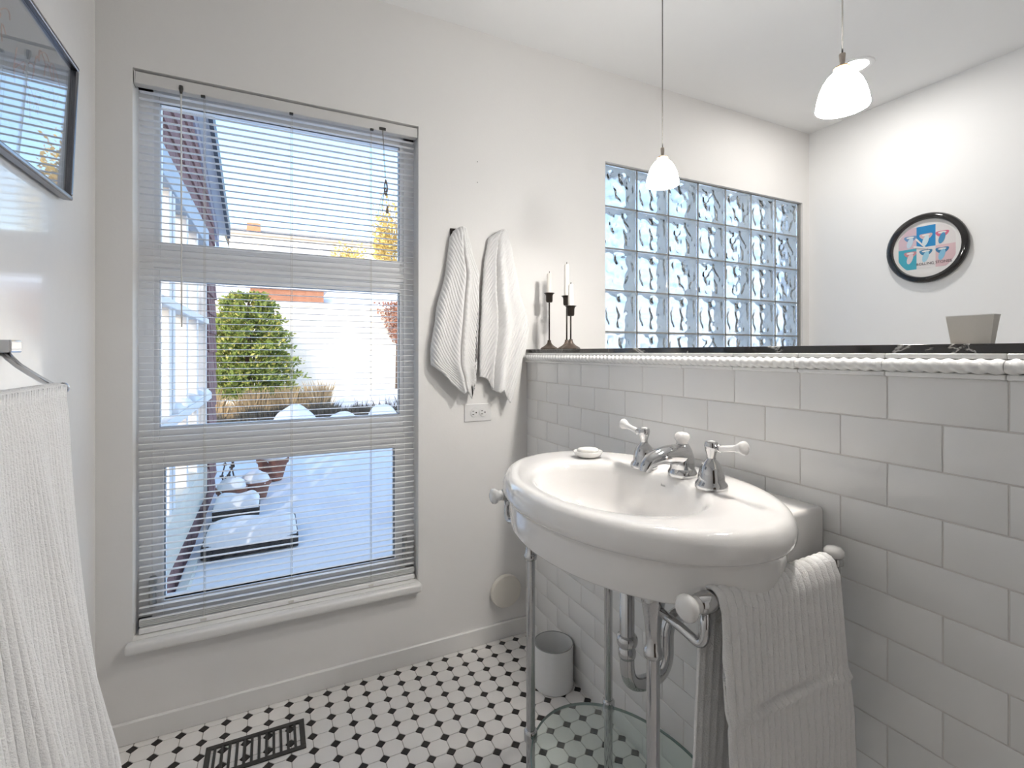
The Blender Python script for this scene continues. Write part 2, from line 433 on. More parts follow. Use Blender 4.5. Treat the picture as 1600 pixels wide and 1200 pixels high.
obj('mullion', nbox(W1[0], W1[1], .072, .13, .832, .873, .002), M_frame, win1)
for x in (-1.275, -.492):
    bm = bmesh.new(); box(bm, x - .009, x + .009, .052, .068, .36, .455, .003); box(bm, x - .006, x + .006, .040, .054, .375, .43, .003)
    o = obj('sash_latch', bm, mat('latch_grey', (0.45, 0.45, 0.44), 0.4), sl)
# stool / sill
bm = bmesh.new(); box(bm, -1.327, -.449, -.034, -.0005, .268, .2985, .009, 3); box(bm, W1[0], W1[1], -.004, .072, .272, .2985)
obj('window_sill', bm, M_trim, win1, auto=40)

# ---- venetian blind
blind = thing('venetian_blind', 'white horizontal mini blind lowered over the tall vinyl window, slats open', 'blind', (-.884, .03, .30))
def rel(o, root): # keep world placement while parenting to an empty
    o.parent = root; o.matrix_parent_inverse = Matrix.Translation(-Vector(root.location)); return o
bm = bmesh.new(); box(bm, -1.309, -.459, .004, .034, 1.9455, 1.981, .003, 2)
rel(obj('headrail', bm, mat('headrail', (0.74, 0.725, 0.71), 0.35)), blind)
for x0, x1 in ((-1.3108, -1.3086), (-.4594, -.4572)):
    rel(obj('headrail_end', nbox(x0, x1, .003, .036, 1.943, 1.9825, .001), MATS['headrail']), blind)
SX0, SX1, SY = -1.303, -.4635, .033
def slat_me():
    n = 6; w = .0165; top, bot = [], []
    for i in range(n + 1):
        s = -w / 2 + w * i / n; z = .0014 * (1 - (2 * s / w) ** 2) + math.tan(math.radians(-1)) * s
        top.append((s, z)); bot.append((s, z - .0005))
    ring = top + bot[::-1]
    bm = bmesh.new(); loft(bm, [[(x, y, z) for y, z in ring] for x in ((SX0 - SX1) / 2, (SX1 - SX0) / 2)])
    bmesh.ops.recalc_face_normals(bm, faces=bm.faces)
    me = bpy.data.meshes.new('slat'); bm.to_mesh(me); bm.free(); me.materials.append(M_slat)
    for p in me.polygons: p.use_smooth = True
    me.set_sharp_from_angle(angle=math.radians(35)); return me
ms = slat_me(); zs = 1.934; ns = 0
while zs > .345:
    o = link('slat', ms, None); o.location = ((SX0 + SX1) / 2, SY, zs); rel(o, blind); zs -= .0205; ns += 1
for k in range(4):
    o = link('slat', ms, None); o.location = ((SX0 + SX1) / 2, SY, .3385 - k * .0052); rel(o, blind)
rel(obj('bottom_rail', nbox(SX0, SX1, SY - .013, SY + .013, .3, .3165, .003, 2), M_slat), blind)
for x in (-1.137, -.886, -.623):
    bm = bmesh.new()
    for dy in (-.009, .009): tube(bm, [(x, SY + dy, 1.945), (x, SY + dy, .31)], .0006, 5)
    tube(bm, [(x + .004, SY, 1.945), (x + .004, SY, .31)], .0007, 5)
    rel(obj('ladder_cord', bm, M_cord), blind)
    rel(obj('cord_button', nbox(x - .009, x + .009, SY - .0145, SY - .006, .303, .3125, .002), M_cord), blind)
    rel(obj('cord_guide', nbox(x - .006, x + .006, .0025, .012, 1.941, 1.948, .001), M_dark), blind)
bm = bmesh.new(); tube(bm, [(-1.194, .004, 1.945), (-1.194, .006, 1.925), (-1.193, .008, 1.225)], [.0015, .0022, .0022], 8)
wd = rel(obj('tilt_wand', bm, M_wand, smooth=True), blind)
rel(obj('wand_hook', (lambda bm: tube(bm, [(-1.194, .001, 1.962), (-1.194, .002, 1.953), (-1.194, .004, 1.938)], [.005, .006, .003], 8))(bmesh.new()), M_dark), blind)
rel(obj('cord_lock', nbox(-.598, -.574, .001, .006, 1.948, 1.958, .001), M_dark), blind)
bm = bmesh.new()
for dx in (-.001, .0015): tube(bm, [(-.586 + dx, .003, 1.95), (-.5755 + dx, .008, 1.78)], .0007, 5)
for k in range(9):
    a = k * .7; tube(bm, arc((-.5735, .008, 1.775), (-.5735 + .014 * math.cos(a), .006 + .006 * math.sin(a), 1.74), (-.5735 + .003 * math.sin(a), .008, 1.715), 6), .0012, 5)
for e in ((-.589, 1.665), (-.586, 1.655), (-.570, 1.66), (-.562, 1.668), (-.602, 1.635)):
    tube(bm, arc((-.5735, .008, 1.745), ((e[0] - .575) / 2 - (.006 if e[0] < -.575 else -.006), .006, 1.70), (e[0], .007, e[1]), 6), .0007, 5)
rel(obj('lift_cord', bm, M_corddark), blind)
bm = bmesh.new(); lathe(bm, [(0, 1.678), (.003, 1.678), (.005, 1.652), (0, 1.652)], -.568, .007, 8)
rel(obj('cord_tassel', bm, M_corddark), blind)

# ================================================================== window 2 (glass blocks)
BX, BZ, BY = .1962, .1905, .015
win2 = tag(obj('window_2', (lambda bm: (box(bm, W2[0] + .0005, W2[1] - .0005, .022, .125, W2[2] + .0005, W2[3] - .0005), bm)[-1])(bmesh.new()), M_mortar),
           'panel of square wavy glass blocks with grey joints above the marble ledge', 'window', kind='structure')
# cut cells out of the mortar slab: build as bars instead
me = win2.data; bm = bmesh.new()
gx = [.5948 + (k - 1) * BX for k in range(8)]; gz = [2.0028 - k * BZ for k in range(7)]
for x in gx: box(bm, x - .0032, x + .0032, BY + .002, .112, gz[-1] - .004, 2.0035)
for z in gz: box(bm, gx[0], gx[-1], BY + .002, .112, z - .0032, z + .0032)
box(bm, gx[-1] + .003, W2[1], .012, .112, gz[-1], 2.0035)
box(bm, W2[0], gx[-1], .012, .112, W2[2], gz[-1] - .003)
bm.to_mesh(me); bm.free()
def block_me(seed):
    rnd = Vector((seed * 7.3, seed * 3.1, seed * 1.7)); w, h = BX - .0056, BZ - .0056
    bm = bmesh.new(); N = 24
    def sheet(y, amp, phase):
        V = []
        for j in range(N + 1):
            row = []
            for i in range(N + 1):
                u, v = i / N - .5, j / N - .5
                e = min(.5 - abs(u), .5 - abs(v))
                b = min(1, max(0, (e - .06) / .05)); b = b * b * (3 - 2 * b)
                wv = noise.noise(Vector((u * 4.6 + v * 2.2, v * 2.8 - u * 1.4, phase)) + rnd) + .5 * noise.noise(Vector((u * 9, v * 7, phase + 4)) + rnd)
                row.append(bm.verts.new((u * w * .985, y + amp * b * wv, v * h * .985)))
            V.append(row)
        for j in range(N):
            for i in range(N): bm.faces.new((V[j][i], V[j][i + 1], V[j + 1][i + 1], V[j + 1][i]))
        return V
    def rim(V): return [V[0][i] for i in range(N)] + [V[j][N] for j in range(N)] + [V[N][i] for i in range(N, 0, -1)] + [V[j][0] for j in range(N, 0, -1)]
    for ya, yb, aa, ab, ph in ((.001, .013, .0012, .0130, 0.0), (.084, .094, .0060, .0010, 9.0)):
        ra, rb = rim(sheet(ya, aa, ph)), rim(sheet(yb, ab, ph + 2)); n = len(ra)
        for i in range(n): bm.faces.new((ra[i], ra[(i + 1) % n], rb[(i + 1) % n], rb[i]))
    ng = len(bm.faces); bm.faces.ensure_lookup_table()
    for f in bm.faces[ng // 2:ng]: f.material_index = 2
    bmesh.ops.recalc_face_normals(bm, faces=bm.faces)
    # pale ceramic-coated side walls
    def fr(sx, sz, y): return [(-sx, y, -sz), (sx, y, -sz), (sx, y, sz), (-sx, y, sz)]
    b2 = bmesh.new(); i_ = .9865
    loft(b2, [fr(w / 2 * i_, h / 2 * i_, 0), fr(w / 2, h / 2, .0012), fr(w / 2, h / 2, .094), fr(w / 2 * i_, h / 2 * i_, .0952), fr(w / 2 * i_, h / 2 * i_, 0)], cap=False)
    bmesh.ops.recalc_face_normals(b2, faces=b2.faces)
    tmp = bpy.data.meshes.new('t'); b2.to_mesh(tmp); b2.free(); bm.from_mesh(tmp); bpy.data.meshes.remove(tmp)
    bm.faces.ensure_lookup_table()
    for f in bm.faces[ng:]: f.material_index = 1
    me = bpy.data.meshes.new('glass_block'); bm.to_mesh(me); bm.free(); me.materials.append(M_block); me.materials.append(M_blockedge); me.materials.append(M_blockface)
    for p in me.polygons: p.use_smooth = p.material_index != 1
    me.set_sharp_from_angle(angle=math.radians(50)); return me
bms = [block_me(s) for s in range(4)]
for r in range(6):
    for c in range(7):
        o = link('glass_block', bms[(r * 3 + c * 5 + r * c) % 4], None, win2)
        o.location = ((gx[c] + gx[c + 1]) / 2, BY + .004, (gz[r] + gz[r + 1]) / 2)

# ================================================================== console sink
SCX, SCY, SA, SB = -.2568, -.9508, .344, .249
BCX, BCY = -.298, -.953
sink = thing('console_sink', 'white oval porcelain console sink on chrome legs against the tiled half wall', 'sink', (SCX, SCY, 0))
def ell(cx, cy, b, a, z, n=96): return [(cx + b * math.cos(2 * PI * i / n), cy + a * math.sin(2 * PI * i / n), z) for i in range(n)]
rings = [ell(-.265, BCY, .012, .012, .712)]
for b, a, z in ((.055, .08, .713), (.105, .15, .722), (.13, .185, .742), (.14, .2, .756)): rings.append(ell(-.285, BCY, b, a, z))
for ins, z in ((.045, .7575), (.024, .7545), (.0195, .756), (.0175, .760), (.0165, .79), (.0155, .812), (.0145, .8195), (.011, .823), (.0055, .8255), (.001, .832), (0, .840), (.0002, .848), (.0025, .857), (.007, .8645), (.013, .870), (.020, .8728), (.030, .8735)):
    rings.append(ell(SCX, SCY, SB - ins, SA - ins, z))
rings.append(ell(SCX - .02, SCY, SB - .062, SA - .085, .8722))
for b, a, z in ((.163, .221, .8705), (.157, .214, .868), (.151, .207, .862), (.146, .201, .852), (.138, .190, .825), (.126, .172, .793), (.105, .142, .765), (.075, .10, .748), (.035, .045, .741), (.02, .022, .7395)):
    k = max(0, min(1, (.80 - z) / .06)); rings.append(ell(BCX + .03 * k, BCY, b, a, z))
bm = bmesh.new(); loft(bm, rings, cap=False); bm.verts.ensure_lookup_table()
bm.faces.new(bm.verts[:96][::-1])
o = rel(obj('basin', bm, M_porc, smooth=True), sink)
bm = bmesh.new(); lathe(bm, [(0, .741), (.012, .7415), (.021, .743), (.0235, .741), (.0215, .738), (0, .737)], BCX + .03, BCY, 24)
dr = rel(obj('drain_flange', bm, M_chrome, smooth=True), sink)
bm = bmesh.new(); box(bm, -.145, .0006, -1.2145, -.6875, .7545, .8535, .009, 3)
rel(obj('mounting_block', bm, M_porc, auto=40), sink)
# small maker's mark: two dark script strokes on the back of the bowl
bm = bmesh.new()
mx_, my_, mz_ = -.1597, -.9465, .8485
for k in range(5):
    y0 = my_ - .0028 * k
    tube(bm, [(mx_ + .0006, y0, mz_ - .002), (mx_ + .001, y0 - .001, mz_ + (.002 if k else .0034)), (mx_ + .0006, y0 - .0024, mz_ - .0018)], .0004, 4)
rel(obj('maker_mark', bm, mat('mark_grey', (0.25, 0.25, 0.25), 0.6)), sink)
# legs
LX = (-.375, -.14); LY = (-.730, -1.160)
for x in LX:
    for y in LY:
        bm = bmesh.new(); lathe(bm, [(0, 0), (.017, 0), (.017, .006), (.0115, .016), (.011, .02), (.011, .66), (0, .66)], x, y, 20)
        lg = rel(obj('leg', bm, M_chrome, auto=40), sink)
        bm = bmesh.new(); lathe(bm, [(.011, .638), (.0155, .641), (.0165, .648), (.0145, .654), (.0125, .657), (.0125, .675), (.0145, .70), (.0185, .728), (.0205, .735), (.0205, .744), (.0185, .758), (0, .758)], x, y, 24)
        cl = rel(obj('leg_collar', bm, M_chrome, auto=50), sink); cl.parent = lg; cl.matrix_parent_inverse = Matrix.Identity(4)
        bm = bmesh.new(); lathe(bm, [(.011, .196), (.0165, .198), (.0165, .205), (.0165, .220), (.013, .224), (.011, .224)], x, y, 20)
        cp = rel(obj('shelf_clip', bm, M_chrome, auto=50), sink); cp.parent = lg; cp.matrix_parent_inverse = Matrix.Identity(4)
# glass shelf
bm = bmesh.new(); loft(bm, [ell(SCX, -.945, .186, .258, .206), ell(SCX, -.945, .188, .260, .2075), ell(SCX, -.945, .188, .260, .2125), ell(SCX, -.945, .186, .258, .214)])
sh = obj('glass_shelf', bm, M_shelf, auto=40); sh.data.materials.append(M_edge)
for p in sh.data.polygons:
    if abs(p.normal.z) < .9: p.material_index = 1
rel(sh, sink)
# drain trap: tailpiece, U-bend, arm to the wall
TX, TY = -.262, -.955
def sub(o, par):
    o.parent = par; return o
pts = [(TX, TY, .72), (TX, TY, .50)] + arc((TX, TY, .48), (TX, TY, .425), (TX + .055, TY, .425), 10) + arc((TX + .058, TY, .425), (TX + .112, TY, .425), (TX + .112, TY, .48), 10) + \
      [(TX + .112, TY, .50)] + arc((TX + .112, TY, .51), (TX + .112, TY, .552), (TX + .155, TY, .552), 10) + [(.004, TY, .552)]
bm = bmesh.new(); tube(bm, pts, .0158, 20)
trap = rel(obj('drain_trap', bm, M_chrome, smooth=True), sink)
for zc, r in ((.532, .0225), (.505, .019)):
    bm = bmesh.new(); lathe(bm, [(.0155, zc - .012), (r - .002, zc - .011), (r, zc - .004), (r, zc + .004), (r - .002, zc + .009), (.0155, zc + .012)], TX, TY, 24)
    sub(obj('slip_nut', bm, M_chrome, auto=50), trap)
bm = bmesh.new(); lathe(bm, [(.016, .655), (.021, .656), (.021, .672), (.0225, .674), (.0225, .715), (.016, .716)], TX, TY, 24)
sub(obj('tailpiece_collar', bm, M_brushed, auto=50), trap)
bm = bmesh.new(); tube(bm, [(.0035, TY, .552), (-.006, TY, .552), (-.010, TY, .552)], [.034, .032, .018], 24)
sub(obj('wall_flange', bm, M_chrome, auto=50), trap)
# side towel bars with porcelain finials
def finial(x, y, z, sgn):
    bm = bmesh.new(); prof = [(0, 0), (.0115, .001), (.0135, .004), (.0128, .008), (.0138, .012), (.0185, .017), (.0203, .0225), (.019, .028), (.012, .0325), (0, .034)]
    lathe(bm, prof, 0, 0, 24)
    bmesh.ops.rotate(bm, verts=bm.verts, cent=(0, 0, 0), matrix=Matrix.Rotation(sgn * PI / 2, 3, 'Y')); bmesh.ops.translate(bm, verts=bm.verts, vec=(x, y, z)); return bm
ZB = .772
for y, yl, s in ((-1.258, LY[1], -1), (-.622, LY[0], 1)):
    bm = bmesh.new(); tube(bm, [(-.385 if s < 0 else -.41, y, ZB), (-.046, y, ZB)], .0098, 16)
    bar = rel(obj('towel_bar', bm, M_brushed, smooth=True), sink)
    xx = -.377 if s < 0 else -.402
    sub(obj('finial', finial(xx, y, ZB, -1), M_porc, smooth=True), bar)
    bm = bmesh.new(); xa = xx - .002
    tube(bm, [(xa, y, ZB), (xa + .004, y, ZB), (xa + .022, y, ZB), (xa + .034, y, ZB), (xa + .036, y, ZB)], [.013, .0155, .0165, .014, .0105], 20)
    sub(obj('bar_socket', bm, M_chrome, auto=50), bar)
    xl, xb = LX[0], xx + .014
    p = [(xl, yl, .724), (xl + (xb - xl) * .6, yl + (y - yl) * .55, .714)] + arc((xl + (xb - xl) * .8, yl + (y - yl) * .78, .708), (xb, y, .699), (xb, y, .732), 8) + [(xb, y, ZB - .008)]
    bm = bmesh.new(); tube(bm, p, .0072, 12); sub(obj('bar_bracket', bm, M_chrome, smooth=True), bar)
    # wall-side end: short upright post with a porcelain cap, stayed to the rear leg
    xr = -.046
    bm = bmesh.new(); tube(bm, [(xr, y, .70), (xr, y, ZB + .004)], .0098, 16); sub(obj('bar_post', bm, M_brushed, smooth=True), bar)
    bm = bmesh.new(); lathe(bm, [(.0098, ZB - .004), (.0145, ZB - .002), (.0150, ZB + .004), (.0135, ZB + .010), (.0098, ZB + .011)], xr, y, 20); sub(obj('post_ring', bm, M_brushed, auto=50), bar)
    bm = bmesh.new(); lathe(bm, [(.0105, ZB + .010), (.0150, ZB + .012), (.0168, ZB + .017), (.016, ZB + .023), (.011, ZB + .0285), (0, ZB + .030)], xr, y, 24); sub(obj('finial', bm, M_porc, smooth=True), bar)
    bm = bmesh.new(); tube(bm, [(LX[1], yl, .712), (LX[1] + (xr - LX[1]) * .6, yl + (y - yl) * .6, .708), (xr, y, .706)], .0062, 12); sub(obj('bar_bracket', bm, M_chrome, smooth=True), bar)
# faucet
FXH, ZD = -.1435, .872
def handle(y, sgn):
    h = bmesh.new(); lathe(h, [(0, ZD), (.0315, ZD), (.0322, ZD + .003), (.031, ZD + .009), (.0265, ZD + .014), (.026, ZD + .018), (.0255, ZD + .024), (.0225, ZD + .038), (.0165, ZD + .050), (.0095, ZD + .0575), (.009, ZD + .060)], FXH, y, 28)
    lathe(h, [(.0085, ZD + .0575), (.0088, ZD + .066), (.0125, ZD + .078), (.014, ZD + .086), (.0125, ZD + .092), (0, ZD + .0935)], FXH, y, 20)
    hb = rel(obj('faucet_handle', h, M_chrome, auto=60), sink)
    bm = bmesh.new(); d = Vector((0, sgn, .20)).normalized(); p0 = Vector((FXH, y, ZD + .078))
    tube(bm, [p0 + d * t for t in (.004, .012, .018, .021, .023)], [.006, .0048, .0052, .0085, .0085], 16)
    sub(obj('lever_ferrule', bm, M_chrome, smooth=True), hb)
    bm = bmesh.new(); tube(bm, [p0 + d * t for t in (.021, .024, .045, .058, .066, .074, .080, .082)], [.004, .0068, .0062, .0068, .009, .0125, .0135, .006], 18)
    sub(obj('lever', bm, M_porc, smooth=True), hb)
    bm = bmesh.new(); lathe(bm, [(0, ZD + .0955), (.0075, ZD + .095), (.0078, ZD + .0915), (0, ZD + .091)], FXH, y, 16)
    sub(obj('handle_button', bm, M_porc, smooth=True), hb)
handle(-.8735, 1); handle(-1.0735, -1)
SPX, SPY = -.1215, -.9735
bm = bmesh.new(); lathe(bm, [(0, ZD), (.0312, ZD), (.032, ZD + .003), (.0312, ZD + .009), (.0275, ZD + .0155), (.0262, ZD + .017)], SPX, SPY, 28)
def sec(c, ax, w, h, n=20):   # elliptical section around c, axis ax in the xz plane
    nrm = Vector((-ax.z, 0, ax.x)); return [c + Vector((0, 1, 0)) * w * math.cos(2 * PI * i / n) + nrm * h * math.sin(2 * PI * i / n) for i in range(n)]
lathe(bm, [(.0265, ZD + .014), (.0262, ZD + .026), (.025, ZD + .042), (.0215, ZD + .056), (.0165, ZD + .066), (.013, ZD + .071), (0, ZD + .0715)], SPX, SPY, 28)
path = arc((SPX + .004, SPY, ZD + .044), (SPX - .055, SPY, ZD + .056), (SPX - .092, SPY, ZD + .042), 10) + arc((SPX - .096, SPY, ZD + .040), (SPX - .106, SPY, ZD + .034), (SPX - .108, SPY, ZD + .020), 6)
rg = []
for i, c in enumerate(path):
    ax = (path[min(i + 1, len(path) - 1)] - path[max(i - 1, 0)]).normalized(); k = i / (len(path) - 1)
    rg.append(sec(c, ax, .0245 - .0110 * k, .0255 - .0140 * min(1, k * 1.35)))
loft(bm, rg)
sp = rel(obj('faucet_spout', bm, M_chrome, auto=60), sink)
bm = bmesh.new(); lathe(bm, [(.0125, ZD + .071), (.0122, ZD + .075), (.0165, ZD + .081), (.0172, ZD + .086), (.015, ZD + .0925), (.009, ZD + .0965), (0, ZD + .0975)], SPX, SPY, 24)
sub(obj('spout_knob', bm, M_porc, smooth=True), sp)

# soap dish and soap
dish = obj('soap_dish', lathe(bmesh.new(), [(0, .0), (.026, .0), (.034, .005), (.0385, .014), (.0375, .016), (.032, .012), (0, .0095)], 0, 0, 32, ell=.80), M_porc, smooth=True)
dish.location = (-.200, -.722, .8730); dish.rotation_euler = (0, 0, math.radians(-28))
tag(dish, 'small white oval soap dish on the back rim of the sink', 'soap dish')
soap = obj('soap_bar', lathe(bmesh.new(), [(0, .0095), (.018, .0105), (.0275, .0155), (.0285, .0185), (.025, .022), (.013, .0245), (0, .025)], 0, 0, 32, ell=.75), M_soap, smooth=True)
soap.location = dish.location; soap.rotation_euler = dish.rotation_euler
tag(soap, 'rounded cream soap bar lying in the oval dish', 'soap')

# ---- hand towel over the near towel bar
def hand_towel(u, v):
    # u across (x), v over the bar: 0 = back hem, .40 = bar top, 1 = front hem
    x = -.352 + .282 * u
    yb = -1.258; R = .0125
    tot_b, tot_f = .34, .47
    vt = .40
    sag = -.003 * math.sin(PI * u)
    hem = 0.0; k = 0
    if v < vt - .03:
        k = v / (vt - .03); z = ZB - tot_b * (1 - k); y = yb + R + .004 + .006 * (1 - k)
        x -= .014 * (1 - k) * (1 - u)
    elif v < vt + .03:
        a = PI * (v - vt + .03) / .06; z = ZB + (R + .003) * math.sin(a); y = yb + (R + .004) * math.cos(a)
    else:
        k = (v - vt - .03) / (1 - vt - .03); z = ZB - tot_f * k
        y = yb - R - .004 - .016 * min(1, k * 2) - .005 * math.sin(u * 7 + 1) * k
        x += .022 * k * (u - .25)
        hem = math.exp(-((k - .325 - .02 * u) / .006) ** 2)
    if v > vt + .03: y -= .007 * math.exp(-((k - .343 - .02 * u) / .009) ** 2)
    ph = PI * (u * 19 + .25 * math.sin(v * 6 + u * 9)) + (.9 if k > .34 and v > vt else 0)
    rib = .0062 * (abs(math.sin(ph)) ** .55) * (1 - hem)
    if v < vt - .03: y += rib * .3
    elif v < vt + .03: z += rib * .8 + sag
    else: y -= rib; z += sag
    return (x, y, z)
t = cloth('hand_towel', hand_towel, 266, 100, M_towel, None, .005)
tag(t, 'white ribbed hand towel folded over the chrome bar beside the sink', 'towel')

# ---- two towels on wall hooks
def hooked(name, L, R, top, bottom, seed, fold, ph, label, hook_pt):
    def fn(u, v):
        zb = lerp_table(bottom, u)
        z = top - .0 + (zb - top) * v
        s = (top - z) / (top - min(b for _, b in bottom))
        l, r = lerp_table(L, s), lerp_table(R, s)
        x = l + (r - l) * u
        w = min(1, s * 2.2)
        prof = math.sin(PI * u) ** .55
        y = -.012 - (.026 + .020 * w) * prof - fold * w * math.sin(u * 2 * PI * 2.1 + ph) * .75 - .010 * math.exp(-((u - (.72 if seed else .30)) / .09) ** 2) * w
        gu = (.33 - .02 * s) if seed else (.60 + .03 * s)
        dg = u - gu; y += .034 * min(1, s * 5) * math.exp(-(dg / (.022 if (dg > 0) == (seed == 0) else .075)) ** 2)
        y = min(y, -.006)
        if s < .08: y -= .012 * (1 - s / .08) * math.sin(PI * u)
        q = (u * (r - l) * 1.0 + (-.55 if seed == 0 else .45) * (top - z)) / .0105
        y -= .0019 * math.sin(2 * PI * q)
        cap = max(0, 1 - s / .05)
        z -= .014 * cap * (2 * u - 1) ** 2
        return (x, y, z)
    o = cloth(name, fn, 150, 150, M_towel, None, .006); tag(o, label, 'towel'); return o
hooked('hung_towel', [(0, -.322), (.08, -.338), (.25, -.352), (.5, -.392), (.72, -.413), (.79, -.412), (.9, -.37), (1, -.33)],
       [(0, -.272), (.12, -.252), (.27, -.224), (.45, -.226), (.7, -.232), (.85, -.234), (1, -.239)], 1.622,
       [(0, 1.10), (.22, 1.03), (.46, .992), (.60, 1.012), (.66, .995), (.82, .970), (.93, 1.01), (1, 1.10)], 0, .017, .6,
       'white ribbed towel on the wall hook nearer the tall window', None)
hooked('hung_towel', [(0, -.150), (.06, -.178), (.2, -.196), (.4, -.208), (.65, -.216), (.82, -.218), (1, -.212)],
       [(0, -.098), (.12, -.075), (.35, -.045), (.5, -.012), (.57, -.003), (.66, -.012), (.80, -.045), (1, -.072)], 1.630,
       [(0, 1.052), (.16, 1.045), (.28, 1.005), (.42, .99), (.55, 1.00), (.8, .948), (.9, 1.02), (1, 1.16)], 1, .017, 2.4,
       'white ribbed towel on the wall hook nearer the half wall', None)
for x, lab in ((-.309, 'dark metal wall hook holding the towel nearer the tall window'), (-.122, 'dark metal wall hook holding the towel nearer the half wall')):
    h = thing('towel_hook', lab, 'hook', (x, 0, 1.60), 'towel hooks on the window wall')
    bm = bmesh.new(); box(bm, -.024, .002, -.006, 0, -.022, .022, .002); obj('back_plate', bm, M_iron, h)
    bm = bmesh.new(); tube(bm, [(-.008, -.003, .004), (-.006, -.014, .004), (-.004, -.024, .006), (-.002, -.03, .014)], .004, 8); obj('prong', bm, M_iron, h, smooth=True)

# ---- bath towel on the left wall bar
bar = thing('wall_towel_bar', 'curved chrome towel bar mounted on the semi-gloss wall', 'towel bar', (-1.4, -.60, 1.15))
bp = [(-1.399, -.541, 1.150), (-1.385, -.556, 1.137), (-1.3625, -.580, 1.121), (-1.3175, -.637, 1.101), (-1.283, -.693, 1.0905), (-1.258, -.742, 1.0875)]
bm = bmesh.new(); tube(bm, bp, [.0075, .0068, .0058, .0055, .0055, .0055], 14); rel(obj('swing_arm', bm, M_chrome, None, smooth=True), bar)
bm = bmesh.new(); tube(bm, [(-1.252, -.750, 1.0865), (-1.250, -.80, 1.0865), (-1.250, -1.38, 1.0865)], .0055, 14); rel(obj('bar', bm, M_chrome, None, smooth=True), bar)
bm = bmesh.new(); bmesh.ops.create_uvsphere(bm, u_segments=18, v_segments=12, radius=.0095); bmesh.ops.translate(bm, verts=bm.verts, vec=(-1.254, -.742, 1.0880)); rel(obj('ball_end', bm, M_chrome, smooth=True), bar)
bm = bmesh.new(); box(bm, -1.4, -1.378, -.568, -.522, 1.146, 1.170, .003, 2); rel(obj('wall_mount', bm, M_chrome), bar)
def bath(u, v):
    # u along the bar (0 far end .. 1 towards the camera), v over the bar
    y = -.770 - .60 * u
    zb = 1.0865; vt = .46; R = .0085
    if v < vt - .02:
        k = 1 - v / (vt - .02); z = zb - .80 * k; x = -1.25 - R - .004 - .012 * k
    elif v < vt + .02:
        a = PI * (v - vt + .02) / .04; z = zb + R * math.sin(a); x = -1.25 - (R + .002) * math.cos(a)
    else:
        k = (v - vt - .02) / (1 - vt - .02); z = zb - .95 * k
        w = min(1, k * 1.8)
        q = u + .06 * k
        fold = .020 * math.sin(q * 30 + .3) + .010 * math.sin(q * 53 + 2 + k) + .006 * math.sin(q * 17 - 1)
        st = min(1, max(0, (u - .050 - .15 * k) / .022)); st = st * st * (3 - 2 * st)
        x = -1.25 + .005 + .004 * min(1, k * 20) + .105 * k ** 1.7 * (1 - .3 * u) + .032 * st * w + fold * .7 * st * w + .004 * math.sin(u * 60 + k * 2) * (1 - st) * w
        y += -.012 * k * math.sin(u * 24) + .004 * k
    rib = .0017 * math.sin(2 * PI * (u * .60 / .0078) + .6 * math.sin(u * 40))
    if v < vt - .02: x -= rib
    elif v < vt + .02: z += abs(rib)
    else: x += rib
    return (x, y, z)
t = cloth('bath_towel', bath, 520, 70, M_bath, None, .005)
tag(t, 'large white ribbed bath towel draped over the curved chrome bar', 'towel')

# ---- framed picture on the left wall
pic = thing('picture_frame', 'silver framed picture under glass hung on the semi-gloss wall', 'picture', (-1.389, -.505, 1.513))
pic.rotation_euler = (0, math.radians(2.2), 0)
PW, PH = .50, .325
for a in ((-PW / 2, PW / 2, 0, .011), (-PW / 2, PW / 2, PH - .011, PH), (-PW / 2, -PW / 2 + .011, .011, PH - .011), (PW / 2 - .011, PW / 2, .011, PH - .011)):
    bm = bmesh.new(); box(bm, -.009, .012, a[0], a[1], a[2], a[3], .003, 2); obj('frame_rail', bm, M_silver, pic)
obj('mat_board', nbox(-.008, -.002, -PW / 2 + .01, PW / 2 - .01, .01, PH - .01), M_mat, pic)
bm = bmesh.new(); random.seed(3)
for k in range(26):
    y0 = random.uniform(-.16, .16); z0 = random.uniform(.13, .25); tube(bm, arc((-.0015, y0, z0), (-.0015, y0 + random.uniform(-.05, .05), z0 + .05), (-.0015, y0 + random.uniform(-.06, .06), z0 + random.uniform(-.03, .05)), 6), .0012, 4)
pr_ = obj('print', bm, mat('print_rose', (0.42, 0.27, 0.25), 0.7), pic); pr_['kind'] = 'stuff'
obj('glass', nbox(.001, .003, -PW / 2 + .012, PW / 2 - .012, .012, PH - .012), M_picglass, pic)

